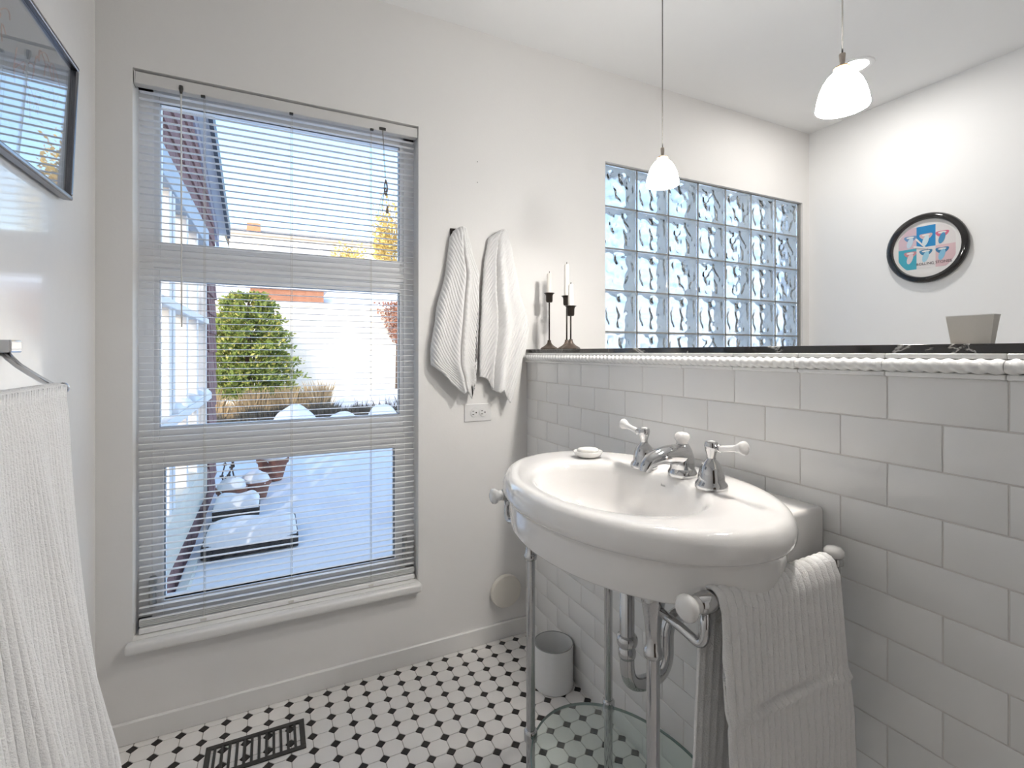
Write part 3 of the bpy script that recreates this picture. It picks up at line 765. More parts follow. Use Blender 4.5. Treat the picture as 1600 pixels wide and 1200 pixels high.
# ================================================================== small wall things
plate = thing('wall_outlet', 'horizontal white duplex power outlet on the wall below the hooked towels', 'outlet', (-.218, 0, .9115))
obj('cover_plate', nbox(-.057, .057, -.005, 0, -.0345, .0345, .0025, 2), M_plate, plate)
for sx in (-.0165, .0205):
    bm = bmesh.new(); lathe(bm, [(0, 0), (.0150, 0), (.0150, .002), (.014, .0026), (0, .0026)], 0, 0, 24, ell=1.15)
    bmesh.ops.rotate(bm, verts=bm.verts, cent=(0, 0, 0), matrix=Matrix.Rotation(PI / 2, 3, 'X')); bmesh.ops.translate(bm, verts=bm.verts, vec=(sx, -.0045, 0))
    s = obj('socket', bm, M_plate, plate)
    bm = bmesh.new(); lathe(bm, [(.0163, 0), (.0178, 0), (.0176, .0012), (.0165, .0012)], 0, 0, 24, ell=1.13)
    bmesh.ops.rotate(bm, verts=bm.verts, cent=(0, 0, 0), matrix=Matrix.Rotation(PI / 2, 3, 'X')); bmesh.ops.translate(bm, verts=bm.verts, vec=(sx, -.0048, 0))
    obj('socket_lip', bm, M_plate, s)
    bm = bmesh.new()
    for dz in (-.0062, .0062): box(bm, sx - .0085, sx - .001, -.0076, -.006, dz - .0012, dz + .0012)
    obj('slot', bm, M_dark, s)
    bm = bmesh.new(); lathe(bm, [(0, 0), (.0028, 0), (.0028, .0006), (0, .0006)], 0, 0, 12); bmesh.ops.rotate(bm, verts=bm.verts, cent=(0, 0, 0), matrix=Matrix.Rotation(PI / 2, 3, 'X')); bmesh.ops.translate(bm, verts=bm.verts, vec=(sx + .0075, -.0071, 0))
    obj('ground_hole', bm, M_dark, s)
vent = thing('vent_cover', 'round beige plastic cover on the wall beside the sink leg', 'vent cover', (-.102, 0, .1915))
bm = bmesh.new(); lathe(bm, [(0, .0), (.058, .0), (.058, .004), (.063, .005), (.0645, .009), (.0645, .020), (.062, .0245), (.056, .026), (0, .0275)], 0, 0, 40)
bmesh.ops.rotate(bm, verts=bm.verts, cent=(0, 0, 0), matrix=Matrix.Rotation(PI / 2, 3, 'X')); obj('cap', bm, M_beige, vent, auto=45)
bm = bmesh.new(); lathe(bm, [(0, 0), (.059, 0), (.059, .004), (0, .004)], 0, 0, 32); bmesh.ops.rotate(bm, verts=bm.verts, cent=(0, 0, 0), matrix=Matrix.Rotation(PI / 2, 3, 'X')); obj('base_ring', bm, M_trim, vent)

# wastebasket
bin_ = thing('wastebasket', 'small white round metal bin standing on the mosaic floor under the sink', 'bin', (-.070, -.331, 0))
r, h = .0675, .146
bm = bmesh.new(); lathe(bm, [(0, 0), (r - .004, 0), (r, .004), (r, h), (r - .003, h), (r - .003, .006), (0, .006)], 0, 0, 48); obj('bin_body', bm, M_white, bin_, auto=40)
bm = bmesh.new(); rg_ = [[((r - .0015) * math.cos(a) + .0018 * math.cos(b) * math.cos(a), (r - .0015) * math.sin(a) + .0018 * math.cos(b) * math.sin(a), h + .0018 * math.sin(b)) for b in [2 * PI * k / 8 for k in range(8)]] for a in [2 * PI * i / 48 for i in range(49)]]
loft(bm, rg_, cap=False); obj('bin_rim', bm, M_rimgrey, bin_, smooth=True)

# floor register
reg = thing('floor_register', 'black metal floor register set into the mosaic tiles below the window', 'register', (-.985, -.19, 0))
bm = bmesh.new()
for a in ((-.13, .13, -.062, -.048), (-.13, .13, .048, .062), (-.13, -.116, -.048, .048), (.116, .13, -.048, .048)): box(bm, a[0], a[1], a[2], a[3], 0, .005, .001)
obj('register_frame', bm, M_dark, reg)
for k in range(12): obj('louvre', nbox(-.110 + k * .019, -.103 + k * .019, -.05, .05, -.001, .004), M_dark, reg)

# ================================================================== candlesticks on the ledge
def candlestick(name, x, y, hcup, hc, lab, lab2):
    t = thing(name, lab, 'candlestick', (x, y, ZL), 'iron candlesticks on the marble ledge')
    bm = bmesh.new(); lathe(bm, [(0, 0), (.0345, 0), (.0355, .003), (.031, .007), (.020, .013), (.011, .021), (.0075, .029), (.007, .036), (0, .036)], 0, 0, 28)
    obj('base', bm, mat('worn_iron', (0.13, 0.10, 0.08), 0.42, 0.6, var=0.4, vscale=40), t, auto=50)
    bm = bmesh.new(); tube(bm, [(0, 0, .033), (0, 0, hcup - .036)], .0030, 10); obj('stem', bm, M_iron, t, smooth=True)
    bm = bmesh.new(); lathe(bm, [(0, hcup - .038), (.0115, hcup - .036), (.0135, hcup - .030), (.0138, hcup - .010), (.0165, hcup - .003), (.0215, hcup), (.0205, hcup + .001), (.012, hcup - .004), (.0115, hcup - .02), (0, hcup - .02)], 0, 0, 24)
    obj('cup', bm, M_iron, t, auto=50)
    c = thing('taper_candle', lab2, 'candle', (x, y, ZL + hcup - .02), 'white candles in the iron candlesticks')
    bm = bmesh.new(); lathe(bm, [(0, 0), (.0108, 0), (.0102, .04), (.0095, hc + .012), (.007, hc + .018), (0, hc + .016)], 0, 0, 20); obj('wax', bm, M_wax, c, auto=50)
    bm = bmesh.new(); tube(bm, [(0, 0, hc + .012), (.0003, 0, hc + .02), (.001, 0, hc + .026)], .0012, 6); obj('wick', bm, M_wick, c)
candlestick('candlestick', .05, -.098, .2235, .082, 'iron candlestick standing alone nearest the window wall', 'white candle of middle length in the lone candlestick')
candlestick('candlestick', .078, -.183, .205, .125, 'iron candlestick half hidden behind the short candlestick', 'tallest cream candle behind the stubby candle')
candlestick('candlestick', .045, -.262, .158, .082, 'shortest iron candlestick, with a stubby candle', 'stubby white candle in the shortest candlestick')

# frosted glass holder on the ledge
fr = thing('votive_holder', 'small square flared frosted glass holder on the marble ledge', 'candle holder', (.055, -1.412, ZL))
def sq(s, z, sy=None): 
    sy = sy or s; return [(-s, -sy, z), (s, -sy, z), (s, sy, z), (-s, sy, z)]
bm = bmesh.new(); loft(bm, [sq(.007, 0, .0245), sq(.011, .0455, .0300), sq(.0095, .0455, .0285), sq(.0058, .004, .023)])
obj('cup', bm, M_frost, fr)
bm = bmesh.new(); loft(bm, [sq(.0114, .0444, .0304), sq(.0114, .0460, .0304), sq(.0095, .0460, .0285), sq(.0095, .0444, .0285)], cap=False); obj('rim', bm, mat('frost_rim', (0.86, 0.84, 0.80), 0.3), fr)

# ================================================================== pendants, downlight
def pendant(y, lab):
    x = .05; z0 = 1.6215
    t = thing('pendant_lamp', lab, 'lamp', (x, y, ZC), 'glass pendants above the marble ledge')
    def at(o): o.parent = t; o.location = (0, 0, z0 - ZC); return o
    H = .072
    prof = [(.0445, 0), (.0452, .002), (.0445, .006), (.0425, .018), (.0385, .034), (.0325, .049), (.0245, .061), (.0165, .069), (.0135, .0715), (.0115, .070), (.0220, .060), (.0300, .048), (.036, .033), (.0400, .018), (.042, .004), (.0445, 0)]
    bm = bmesh.new(); n = 72; rings = []
    for r, z in prof:
        rings.append([(r * (1 + .008 * math.cos(36 * 2 * PI * i / n)) * math.cos(2 * PI * i / n), r * (1 + .008 * math.cos(36 * 2 * PI * i / n)) * math.sin(2 * PI * i / n), z) for i in range(n)])
    loft(bm, rings, cap=False); at(obj('shade', bm, M_opal, None, auto=60))
    bm = bmesh.new(); lathe(bm, [(0, .068), (.0145, .068), (.0150, .071), (.0142, .0725), (.0142, .0735), (.0150, .0745), (.0150, .0775), (.0138, .079), (0, .079)], 0, 0, 28); at(obj('wood_collar', bm, M_wood, None, auto=40))
    bm = bmesh.new(); lathe(bm, [(.0035, .079), (.0042, .084), (.0058, .104), (.0055, .105), (0, .105)], 0, 0, 16); at(obj('stem', bm, M_nickel, None, auto=40))
    bm = bmesh.new(); tube(bm, [(0, 0, .103), (0, 0, ZC - z0)], .0016, 8); at(obj('cable', bm, M_cable, None, smooth=True))
    bm = bmesh.new(); lathe(bm, [(0, ZC - z0 - .022), (.03, ZC - z0 - .02), (.045, ZC - z0 - .004), (.046, ZC - z0), (0, ZC - z0)], 0, 0, 28); at(obj('ceiling_rose', bm, M_nickel, None, auto=40))
    L = bpy.data.lights.new('pendant_bulb', 'POINT'); L.energy = PENDANT_BULB; L.color = (1, .95, .88); L.shadow_soft_size = .02
    lo = bpy.data.objects.new('pendant_bulb', L); C.objects.link(lo); lo.parent = t; lo.location = (0, 0, z0 - ZC + .006)
pendant(-.729, 'ribbed white glass pendant lamp hanging in front of the glass blocks')
pendant(-1.217, 'ribbed white glass pendant lamp hanging in front of the recessed ceiling light')
def downlight(x, y, lab, power):
    t = thing('downlight', lab, 'ceiling light', (x, y, ZC), 'recessed ceiling lights')
    bm = bmesh.new(); lathe(bm, [(.050, -.001), (.062, -.006), (.072, -.005), (.0745, 0), (.05, 0)], 0, 0, 40); obj('trim_ring', bm, M_white, t, auto=40)
    bm = bmesh.new(); lathe(bm, [(0, -.0025), (.052, -.0015), (.052, -.0005), (0, -.0005)], 0, 0, 40); obj('lens', bm, M_lens, t)
    L = bpy.data.lights.new('downlight_lamp', 'AREA'); L.shape = 'DISK'; L.size = .1; L.energy = power; L.color = (1, .965, .92)
    lo = bpy.data.objects.new('downlight_lamp', L); C.objects.link(lo); lo.parent = t; lo.location = (0, 0, -.008)
downlight(1.362, -.515, 'round recessed ceiling light beyond the half wall', DOWN_POWER)
# dark door added out of view, giving the chrome something dark to reflect
dr1 = tag(obj('added_door_1', nbox(-1.37, -.66, YB - .01, YB + .035, 0.002, 2.03, .003), mat('added_door_wood', (.07, .045, .03), .35, var=.3, vscale=6, stretch=(6, 1, .6))), 'dark wooden door added behind the camera for the chrome to reflect', 'door', kind='structure')
for z0, z1 in ((.18, .95), (1.08, 1.88)):
    for x0, x1 in ((-1.29, -1.06), (-.98, -.75)): obj('added_door_panel', nbox(x0, x1, YB + .03, YB + .043, z0, z1, .006), MATS['added_door_wood'], dr1)
bm = bmesh.new(); bmesh.ops.create_uvsphere(bm, u_segments=16, v_segments=10, radius=.028); bmesh.ops.translate(bm, verts=bm.verts, vec=(-.715, YB + .075, .98)); tube(bm, [(-.715, YB + .03, .98), (-.715, YB + .06, .98)], .012, 10)
obj('added_door_knob', bm, M_nickel, dr1, smooth=True)

# ================================================================== clock
CR = .165
clock = thing('wall_clock', 'round wall clock with a thick black rim and six coloured face panels', 'clock', (XR, -.5705, 1.641))
clock.rotation_euler = (PI / 2, 0, -PI / 2)      # local z points into the room (-x), local x along -y, local y up
bm = bmesh.new(); lathe(bm, [(0, 0), (CR - .012, 0), (CR - .004, .006), (CR - .006, .012), (0, .012)], 0, 0, 64); obj('case', bm, M_white, clock, auto=40)
bm = bmesh.new(); lathe(bm, [(CR - .030, .012), (CR - .029, .022), (CR - .026, .029), (CR - .014, .030), (CR - .004, .024), (CR, .014), (CR - .003, .008), (CR - .030, .008)], 0, 0, 64); obj('rim', bm, M_black, clock, auto=60)
bm = bmesh.new(); lathe(bm, [(0, .0125), (CR - .029, .0125), (CR - .029, .0135), (0, .0135)], 0, 0, 64); obj('dial', bm, M_print_white, clock)
def clip_panel(x0, x1, y0, y1, R):
    bm = bmesh.new(); pts = []
    N = 14
    def add(x, y):
        d = math.hypot(x, y)
        if d > R: x, y = x * R / d, y * R / d
        pts.append((x, y))
    for i in range(N): add(x0 + (x1 - x0) * i / N, y0)
    for i in range(N): add(x1, y0 + (y1 - y0) * i / N)
    for i in range(N): add(x1 + (x0 - x1) * i / N, y1)
    for i in range(N): add(x0, y1 + (y0 - y1) * i / N)
    out = []
    for p in pts:
        if not out or math.hypot(p[0] - out[-1][0], p[1] - out[-1][1]) > 1e-4: out.append(p)
    loft(bm, [[(x, y, .0134) for x, y in out], [(x, y, .0139) for x, y in out]]); return bm
blue, teal, pink, pale = (.02, .25, .55), (.06, .40, .52), (.70, .50, .52), (.74, .70, .69)
cols = {(0, 1): ('panel_pink', (.66, .50, .56)), (1, 1): ('panel_blue', blue), (2, 1): ('panel_pale', pale), (0, 0): ('panel_teal', teal), (1, 0): ('panel_white', (.75, .72, .71)), (2, 0): ('panel_rose', pink)}
cw, chh, RD = .075, .100, .122
mouth = {(0, 1): ((.15, .30, .52), (.55, .68, .78)), (1, 1): ((.66, .46, .46), (.62, .75, .80)), (2, 1): ((.66, .16, .25), (.08, .30, .52)), (0, 0): ((.55, .25, .28), (.70, .60, .62)), (1, 0): ((.05, .22, .40), (.35, .62, .75)), (2, 0): ((.05, .20, .38), (.25, .52, .70))}
def blob(pts, z0, z1):
    bm = bmesh.new(); loft(bm, [[(x, y, z0) for x, y in pts], [(x, y, z1) for x, y in pts]]); return bm
for (i, j), (nm, c) in cols.items():
    x0 = (i - 1.5) * cw; y0 = -.095 + j * chh
    pnl = obj('dial_panel', clip_panel(x0, x0 + cw, y0, y0 + chh, RD), mat(nm, c, .45), clock)
    mx, my = x0 + cw / 2 + (-.0 if i == 1 else (.012 if i == 0 else -.012)), y0 + chh * .5 - (.010 if j else -.014)
    lip, tng = mouth[(i, j)]
    a = [2 * PI * k / 20 for k in range(20)]
    obj('mouth_mark', blob([(mx + .026 * math.cos(t), my + .013 + .014 * math.sin(t) + (.004 * math.cos(2 * t))) for t in a], .0138, .0143), mat('mouth_%d%d' % (i, j), lip, .45), pnl)
    obj('teeth_mark', blob([(mx + .016 * math.cos(t), my + .016 + .0045 * math.sin(t)) for t in a], .0142, .0146), M_print_white, pnl)
    obj('tongue_mark', blob([(mx + .005 + .012 * math.cos(t) - .006 * (1 - math.sin(t)) , my - .010 + .025 * math.sin(t)) for t in a], .0142, .0147), mat('tongue_%d%d' % (i, j), tng, .45), pnl)
text_mesh('dial_lettering', 'ROLLING STONES', .017, mat('print_dark', (.16, .13, .14), .5), clock, (.030, -.074, .0149), (0, 0, 0))
for ang, L, w in ((math.radians(128), .06, .0045), (math.radians(165), .046, .0055)):
    bm = bmesh.new(); d = Vector((math.cos(ang), math.sin(ang))); p = Vector((-d.y, d.x))
    pts = [(-d * .008 + p * w * .5), (-d * .008 - p * w * .5), (d * L - p * w * .9), (d * (L + .006)), (d * L + p * w * .9)]
    loft(bm, [[(q.x, q.y, .0165) for q in pts], [(q.x, q.y, .0172) for q in pts]]); obj('clock_hand', bm, M_print_white, clock)
bm = bmesh.new(); lathe(bm, [(0, .013), (.005, .013), (.005, .0178), (0, .018)], 0, 0, 16); obj('hand_hub', bm, M_print_white, clock)

# ================================================================== outdoors
def ground_fn(u, v):
    x = -9 + 20 * u; y = WD + .02 + 9.7 * v
    z = -.03 + .035 * noise.noise(Vector((x * .8, y * .8, 0))) + .012 * noise.noise(Vector((x * 3, y * 3, 4)))
    for fx, fy in FOOT:
        d = ((x - fx) / .10) ** 2 + ((y - fy) / .16) ** 2
        if d < 4: z -= .05 * math.exp(-d * 1.5)
    if y < 1: z -= .0
    return (x, y, z)
FOOT = [(-.55, 2.2), (-.30, 2.7), (-.52, 3.3), (-.18, 3.7), (-.40, 4.4), (.05, 4.6), (-.28, 1.7), (-.05, 5.6)]
g = obj('ground', grid(ground_fn, 240, 130), M_snow, smooth=True)
tag(g, 'snow covered yard with footprints outside the tall window', 'snow', kind='structure')
# sunlit garden wall and the snowy terrace behind it
YW = 10.0
gw = obj('garden_wall', nbox(-9, 13, YW, YW + .4, -.4, 2.17), M_stucco); tag(gw, 'pale sunlit retaining wall beyond the snowy yard', 'wall', kind='structure')
o = obj('wall_cap', nbox(-9, 13, YW - .05, YW + .45, 2.17, 2.25, .02), M_snow, gw)
bm = grid(lambda u, v: (-40 + 90 * u, YW + .3 + 19.7 * v, 2.15 + 3.9 * v ** 1.4 + .15 * noise.noise(Vector((u * 40, v * 9, 1)))), 60, 20)
tag(obj('terrace', bm, M_snow, smooth=True), 'bright snow slope rising behind the retaining wall', 'snow', kind='structure')
bm = grid(lambda u, v: (-130 + 290 * u, 46 + 40 * v, 5 + (9 + 4.5 * noise.noise(Vector((u * 7, 0, 2)))) * v ** .6), 70, 8)
tag(obj('hill', bm, M_hill, smooth=True), 'brown wooded hillside on the horizon', 'hill', kind='structure')

# leaf clusters
def leaves(name, pts, size, m, parent, aspect=2.2, up=0.3):
    vs, fs = [], []
    for c, d in pts:
        d = (Vector(d) + Vector((random.gauss(0, .5), random.gauss(0, .5), random.gauss(up, .5)))).normalized()
        s = d.cross(Vector((random.gauss(0, 1), random.gauss(0, 1), random.gauss(0, 1)))).normalized(); L = size * random.uniform(.6, 1.3); w = L / aspect
        c = Vector(c); k = len(vs)
        vs += [c, c + d * L * .5 + s * w * .5, c + d * L, c + d * L * .5 - s * w * .5]; fs.append((k, k + 1, k + 2, k + 3))
    me = bpy.data.meshes.new(name); me.from_pydata(vs, [], fs); me.materials.append(m)
    o = link(name, me, None, parent); o['kind'] = 'stuff'; return o
def trunk(parent, pts, rad, name='trunk'):
    bm = bmesh.new(); tube(bm, pts, rad, 8); return obj(name, bm, M_bark, parent, smooth=True)
# evergreen
ev = thing('evergreen_shrub', 'bushy sunlit green evergreen in front of the retaining wall', 'shrub', (-1.32, 8.4, 0))
pts = []
for tier in range(15):
    z = .35 + tier * .128; rr = .98 * (1 - (tier / 17.5) ** 2.2) * (.82 + .18 * (tier % 2))
    for k in range(int(30 * rr) + 6):
        a = random.uniform(0, 2 * PI); R = rr * random.uniform(.75, 1.08)
        for q in range(58):
            t = random.uniform(.3, 1) ; p = Vector((R * t * math.cos(a), R * t * math.sin(a) * .9, z + .10 * t * math.sin(t * 3) - .05 * t + random.gauss(0, .03)))
            pts.append((p + Vector((random.gauss(0, .03), random.gauss(0, .03), 0)), (math.cos(a) * .7, math.sin(a) * .7, .1)))
leaves('foliage', pts[::2] + pts[1::4], .085, M_green, ev, 2.3); leaves('inner_foliage', pts[3::4], .078, M_green2, ev, 2.3)
trunk(ev, [(0, 0, -.1), (0, 0, 1.2), (0, 0, 2.1)], [.07, .05, .02])
# yellow tree on the terrace
yt = thing('yellow_tree', 'golden autumn tree on the slope above the retaining wall', 'tree', (2.75, 14.0, 2.6))
pts = []
for k in range(5200):
    a, b = random.uniform(0, 2 * PI), random.gauss(0, 1); r = random.uniform(.35, 1.0)
    p = Vector((math.cos(a) * r * .78, math.sin(a) * r * .78, 1.95 + .95 * b * .62)); 
    if p.z < .7: continue
    pts.append((p, (math.cos(a), math.sin(a), .2)))
leaves('foliage', pts, .11, M_yellow, yt, 1.6); trunk(yt, [(0, 0, -.3), (.03, 0, 1.2), (0, 0, 2.6)], [.09, .06, .02])
# small gold bush on the terrace
gb = thing('golden_bush', 'small golden bush left of the autumn tree on the snow slope', 'shrub', (2.55, 24, 4.6))
gbp = [((math.cos(a) * r * .8, math.sin(a) * r, 1.0 + random.gauss(0, .4)), (math.cos(a), math.sin(a), .3)) for a, r in [(random.uniform(0, 6.28), random.uniform(.1, 1)) for _ in range(1300)]]
leaves('foliage', gbp, .16, M_yellow, gb, 1.6); trunk(gb, [(0, 0, -.3), (0, 0, 1)], .05)
# red shrub trailing over the wall
rs = thing('red_shrub', 'reddish shrub trailing over the retaining wall', 'shrub', (1.62, 9.72, 1.5))
pts = []
for k in range(2400):
    x, z = random.gauss(.15, .28), random.uniform(-.15, .78); w = .55 * (z + .35)
    if abs(x - .12) > w: continue
    pts.append(((x, random.uniform(-.3, .1), z), (random.gauss(0, .5), -.5, .1)))
leaves('foliage', pts, .07, M_redleaf, rs, 1.6); trunk(rs, [(.1, .2, -1.6), (.1, .1, -.4), (.1, 0, .5)], [.03, .025, .01])
# dry perennials in front of the wall
def blades(name, x0, x1, y0, y1, n, h0, h1, m, label, z0=-.05, w=.012):
    vs, fs = [], []
    for k in range(n):
        x, y = random.uniform(x0, x1), random.uniform(y0, y1); h = random.uniform(h0, h1) * (.78 + .6 * noise.noise(Vector((x * 2.3, z0, h0 * 9)))); lx, ly = random.gauss(0, .18) * h, random.gauss(0, .04) * h; a = random.uniform(0, PI); dx, dy = w * math.cos(a), w * math.sin(a); q = len(vs)
        vs += [(x - dx, y - dy, z0), (x + dx, y + dy, z0), (x + lx * .5 + dx * .7, y + ly * .5, z0 + h * .6), (x + lx, y + ly, z0 + h)]; fs += [(q, q + 1, q + 2), (q, q + 2, q + 3)]
    me = bpy.data.meshes.new(name); me.from_pydata(vs, [], fs); me.materials.append(m); o = link(name, me, None)
    return tag(o, label, 'grass', kind='stuff')
blades('dry_grass', -1.85, -.1, 7.12, 7.22, 4200, .22, .80, M_dry, 'tan dry grasses below the evergreen shrub')
blades('heather_bed', -1.8, 2.6, 6.60, 6.85, 9000, .22, .48, M_dry2, 'dark low heather bed along the retaining wall')
blades('dry_stalks', .45, 2.4, 7.16, 7.32, 220, .35, .75, M_stem, 'thin bare stalks standing above the heather bed', w=.009)
def mound(name, x, y, rx, ry, h, label, cat, m=M_snow, seed=0, z=-.06):
    bm = bmesh.new(); bmesh.ops.create_icosphere(bm, subdivisions=4, radius=1)
    for v in bm.verts:
        n = 1 + .10 * noise.noise(v.co * 1.7 + Vector((seed, 0, 0))); v.co = Vector((v.co.x * rx * n, v.co.y * ry * n, max(-.1, v.co.z * h * n)))
    o = obj(name, bm, m, smooth=True); o.location = (x, y, z); return tag(o, label, cat, group='snow heaps at the heather bed')
mound('snow_mound', -.62, 6.22, .34, .25, .42, 'rounded snow heap in front of the tan dry grasses', 'snow', seed=1)
mound('snow_mound', .02, 6.1, .30, .25, .30, 'low snow heap beside the rounded heap', 'snow', seed=3)
mound('snow_mound', .66, 6.2, .27, .25, .38, 'snow heap with bare twigs before the heather bed', 'snow', seed=5)
mound('snow_mound', 1.60, 6.0, .55, .3, .42, 'widest snow heap at the end of the heather bed', 'snow', seed=7)
mound('snow_mound', 1.25, 7.62, 1.4, .22, .52, 'long snow ridge lying on top of the heather bed', 'snow', seed=9)
# houses above
def house(name, label, x0, x1, y0, y1, z0, z1, wallm, roofm, wins, roof_h=.5, over=.3):
    t = thing(name, label, 'house', ((x0 + x1) / 2, y0, z0))
    rel(obj('house_wall', nbox(x0, x1, y0, y1, z0, z1), wallm), t)
    bm = bmesh.new(); yc = (y0 + y1) / 2
    loft(bm, [[(x, y0 - over, z1), (x, yc, z1 + roof_h), (x, y1 + over, z1), (x, y1 + over, z1 - .1), (x, y0 - over, z1 - .1)] for x in (x0 - over, x1 + over)]); rel(obj('roof', bm, roofm), t)
    for a, b, c, d in wins:
        w = rel(obj('window', nbox(a - .06, b + .06, y0 - .05, y0 + .02, c - .06, d + .06), M_wingframe), t)
        p = obj('pane', nbox(a, b, y0 - .07, y0 - .03, c, d), M_farglass); p.parent = w
    return t
far = house('far_house', 'pale house with a row of grey windows high behind the snow slope', -3.0, 5.4, 29, 34, 5.6, 7.75, M_housew, M_roofbrown,
            [(-.9, .15, 6.7, 7.35), (.4, 1.5, 6.7, 7.35), (1.75, 2.9, 6.7, 7.35), (3.1, 3.7, 6.7, 7.35)], .8)
rel(obj('brick_base', nbox(-1.2, 3.1, 28.75, 28.98, 5.9, 6.45), M_brick), far)
rel(obj('chimney', nbox(-2.2, -1.5, 29.6, 30.3, 7.7, 8.5), M_brick), far)
house('brick_garage', 'low red-brown brick building on the terrace behind the evergreen', -1.55, .65, 16, 18, 2.3, 3.35, M_brick2, M_snow, [], .25, .15)

# pots
def pot(x, y, r, h, label, tilt=0, stems=0, seed=0):
    t = thing('flower_pot', label, 'flower pot', (x, y, -.02), 'terracotta pots in the snow'); t.rotation_euler = (0, tilt, 0)
    bm = bmesh.new(); lathe(bm, [(0, 0), (r * .68, 0), (r * .92, h * .78), (r, h * .78), (r * 1.03, h), (r * .92, h), (r * .88, h * .8), (0, h * .78)], 0, 0, 28); obj('pot_body', bm, M_terra, t, auto=35)
    bm = bmesh.new(); bmesh.ops.create_icosphere(bm, subdivisions=3, radius=1)
    for v in bm.verts:
        n = 1 + .15 * noise.noise(v.co * 2 + Vector((seed, 2, 0))); v.co = Vector((v.co.x * r * .96 * n, v.co.y * r * .96 * n, h * .93 + max(-.03, v.co.z * .09 * n)))
    obj('snow_cap', bm, M_snow, t, smooth=True)
    for k in range(stems):
        bm = bmesh.new(); a = random.uniform(0, 6.28); p = [(r * .4 * math.cos(a), r * .4 * math.sin(a), h)]
        for q in range(5): p.append((p[-1][0] + random.gauss(0, .02), p[-1][1] + random.gauss(0, .02), p[-1][2] + .08))
        tube(bm, p, [.006, .006, .005, .005, .004, .003], 5)
        for q in p[1:]: box(bm, q[0] - .015, q[0] + .012, q[1] - .004, q[1] + .004, q[2] - .008, q[2] + .006)
        obj('dry_stem', bm, M_stem, t)
pot(-.945, 3.25, .135, .20, 'terracotta pot standing farthest out in the snow', .06, 1, 1)
pot(-1.06, 2.66, .115, .14, 'terracotta pot under a high snow cap next to the potted dry stems', 0, 0, 4)
pot(-1.215, 2.47, .105, .15, 'terracotta pot with dry stems beside the shingled corner', 0, 4, 7)
# snow covered planter benches
def planter(x0, x1, y0, y1, z, label, seed):
    t = thing('planter_bench', label, 'bench', ((x0 + x1) / 2, y0, -.03), 'timber benches under snow')
    rel(obj('front_board', nbox(x0, x1, y0, y0 + .04, z - .075, z, .004), M_timber), t)
    rel(obj('back_board', nbox(x0, x1, y1 - .04, y1, z - .075, z, .004), M_timber), t)
    for x in (x0, x1 - .04): rel(obj('end_board', nbox(x, x + .04, y0 + .04, y1 - .04, z - .075, z, .004), M_timber), t)
    for x in (x0 + .05, x1 - .11):
        for y in (y0 + .02, y1 - .07): rel(obj('foot', nbox(x, x + .05, y, y + .05, -.06, z - .07), M_timber), t)
    def top(u, v):
        e = min(u, 1 - u) * 2.2, min(v, 1 - v) * 2.2
        k = (1 - (1 - min(1, e[0] * 2.2)) ** 2) ** .5 * (1 - (1 - min(1, e[1] * 1.6)) ** 2) ** .5
        return (x0 + .0 + (x1 - x0) * u, y0 - .005 + (y1 - y0) * v, z - .012 + 0.062 * k * (1 + .25 * noise.noise(Vector((u * 3, v * 3, seed)))))
    rel(obj('snow_cover', grid(top, 40, 24), M_snow, smooth=True), t)
planter(-1.30, -.80, 1.42, 1.84, .06, 'longer snow-topped dark timber bench nearest the window', 2)
planter(-1.30, -1.02, 2.00, 2.28, .10, 'shorter snow-topped dark timber bench by the terracotta pots', 5)
# slate paver at the path edge
bm = bmesh.new(); loft(bm, [[(.62, 4.1, z), (1.9, 3.55, z), (2.0, 4.55, z), (.78, 4.75, z)] for z in (-.08, .035)])
tag(obj('stone_slab', bm, M_slate), 'dark wet stone slab clear of snow at the path edge', 'paving slab')

# ---- sunroom wing beside the window
XW = -1.38
wing = thing('sunroom', 'white framed sunroom wing with red shingles beside the snowy yard', 'building', (XW, 1.7, 0))
Y0, Y1 = WD, 3.17
YWN = 2.52                                 # end of the glazing
def W(o): return rel(o, wing)
# inner wall behind the glass, floor plinth
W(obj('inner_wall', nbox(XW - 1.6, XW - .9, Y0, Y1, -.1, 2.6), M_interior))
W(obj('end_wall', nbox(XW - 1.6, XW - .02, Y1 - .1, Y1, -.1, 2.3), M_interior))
W(obj('plinth', nbox(XW - .4, XW - .016, Y0, Y1, -.15, .10), M_wingtrim))
rail = W(obj('sill_rail', (lambda bm: loft(bm, [[(XW - .16, y, .42), (XW - .01, y, .37), (XW + .012, y, .355), (XW + .012, y, .335), (XW, y, .33), (XW, y, .095), (XW - .16, y, .095)] for y in (Y0, YWN + .02)]))(bmesh.new()), M_cream))
for z0, z1 in ((.80, .845), (1.36, 1.40), (1.93, 2.06)):
    W(obj('transom', nbox(XW - .06, XW + (.03 if z0 < 1 else .012), Y0, YWN + .02, z0, z1, .003), M_wingframe if z0 < 1.9 else M_wingtrim))
for y in (Y0 + .02, .62, 1.02, 1.12, 1.55, 1.98, 2.46):
    W(obj('glazing_post', nbox(XW - .07, XW, y, y + .06, .36, 1.95, .003), M_wingframe))
for a, b in ((Y0 + .08, .62), (.68, 1.02), (1.18, 1.55), (1.61, 1.98), (2.04, 2.46)):
    for z0, z1 in ((.40, .80), (.845, 1.36), (1.40, 1.93)):
        W(obj('pane', nbox(XW - .034, XW - .03, a, b, z0, z1), M_pane))
# snow along the transom ledge
bm = bmesh.new()
for k in range(5): 
    y = 1.1 + k * .3; loft(bm, [[(XW - .03 + .055 * math.cos(t), yy, .845 + .05 * s * max(0, math.sin(t))) for t in [PI * q / 8 for q in range(9)]] for yy, s in ((y, .15), (y + .08, 1), (y + .2, .9), (y + .28, .15))])
W(obj('ledge_snow', bm, M_snow, smooth=True))
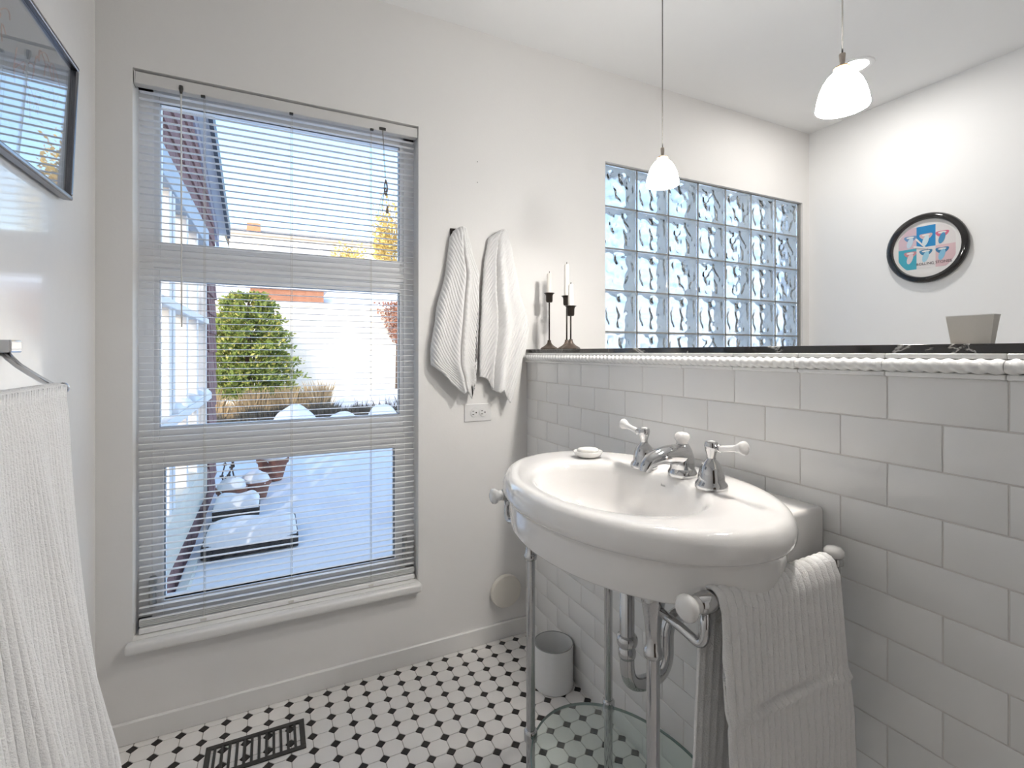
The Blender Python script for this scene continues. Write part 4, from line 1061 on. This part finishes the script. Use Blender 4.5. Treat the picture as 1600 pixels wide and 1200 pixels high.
# corner column backing and upper gable backing
W(obj('corner_post', nbox(XW - .10, XW - .012, YWN, Y1, -.1, 2.3), M_shingle))
def roofz(y): return 2.66 - .295 * (y - 1.8)
bm = bmesh.new(); loft(bm, [[(x, Y0, 2.05), (x, Y1, 2.05), (x, Y1, roofz(Y1)), (x, Y0, roofz(Y0))] for x in (XW - .10, XW - .012)]); W(obj('gable', bm, M_shingle))
sh_cache = {}
def shingle(y, w, z, h):
    k = (round(w, 3), round(h, 3))
    if k not in sh_cache:
        bm = bmesh.new(); loft(bm, [[(0, yy, h), (.006, yy, h), (.02, yy, 0), (0, yy, 0)] for yy in (-w / 2, w / 2)]); bmesh.ops.recalc_face_normals(bm, faces=bm.faces)
        me = bpy.data.meshes.new('shingle'); bm.to_mesh(me); bm.free(); me.materials.append(M_shingle); sh_cache[k] = me
    o = link('shingle', sh_cache[k], None); o.location = (XW - .0125 + random.uniform(0, .004), y, z); rel(o, wing)
for y in [Y0 + .07 + k * .14 for k in range(21)]:      # base course
    if y < Y1: shingle(y, .135, -.05, .15)
for c in range(14):                                     # corner column
    z = .10 + c * .15; off = .07 * (c % 2)
    for y in (YWN + .10 + off, YWN + .26 + off, YWN + .42 + off, YWN + .58):
        if y < Y1 - .05 and z < 2.0: shingle(y, .145, z, .16)
for c in range(7):                                      # gable above the glazing
    z = 2.05 + c * .13
    for k in range(22):
        y = Y0 + .08 + k * .145 + .07 * (c % 2)
        if y < Y1 - .06 and z + .13 < roofz(y) + .02: shingle(y, .14, z, .15)
YR = 3.35
def rake(x0, x1, d0, d1, m, name):
    bm = bmesh.new(); loft(bm, [[(x0, y, roofz(y) + d0), (x1, y, roofz(y) + d0), (x1, y, roofz(y) + d1), (x0, y, roofz(y) + d1)] for y in (Y0, YR)]); return W(obj(name, bm, m))
rake(XW - .012, XW + .012, -.10, .03, M_fascia, 'frieze_board')
rake(XW + .012, XW + .085, .015, .03, M_wingframe, 'soffit')
rake(XW + .075, XW + .10, -.02, .10, M_gutter, 'rake_edge')
rake(XW - 1.8, XW + .075, .03, .10, M_gutter, 'roof_deck')
# pale flashing board on the ground along the base
W(obj('ground_flashing', (lambda bm: loft(bm, [[(XW + .028, y, -.06), (XW + .07, y, -.06), (XW + .07, y, .012), (XW + .028, y, .012)] for y in (Y0 + .02, 1.40)]))(bmesh.new()), M_cream))
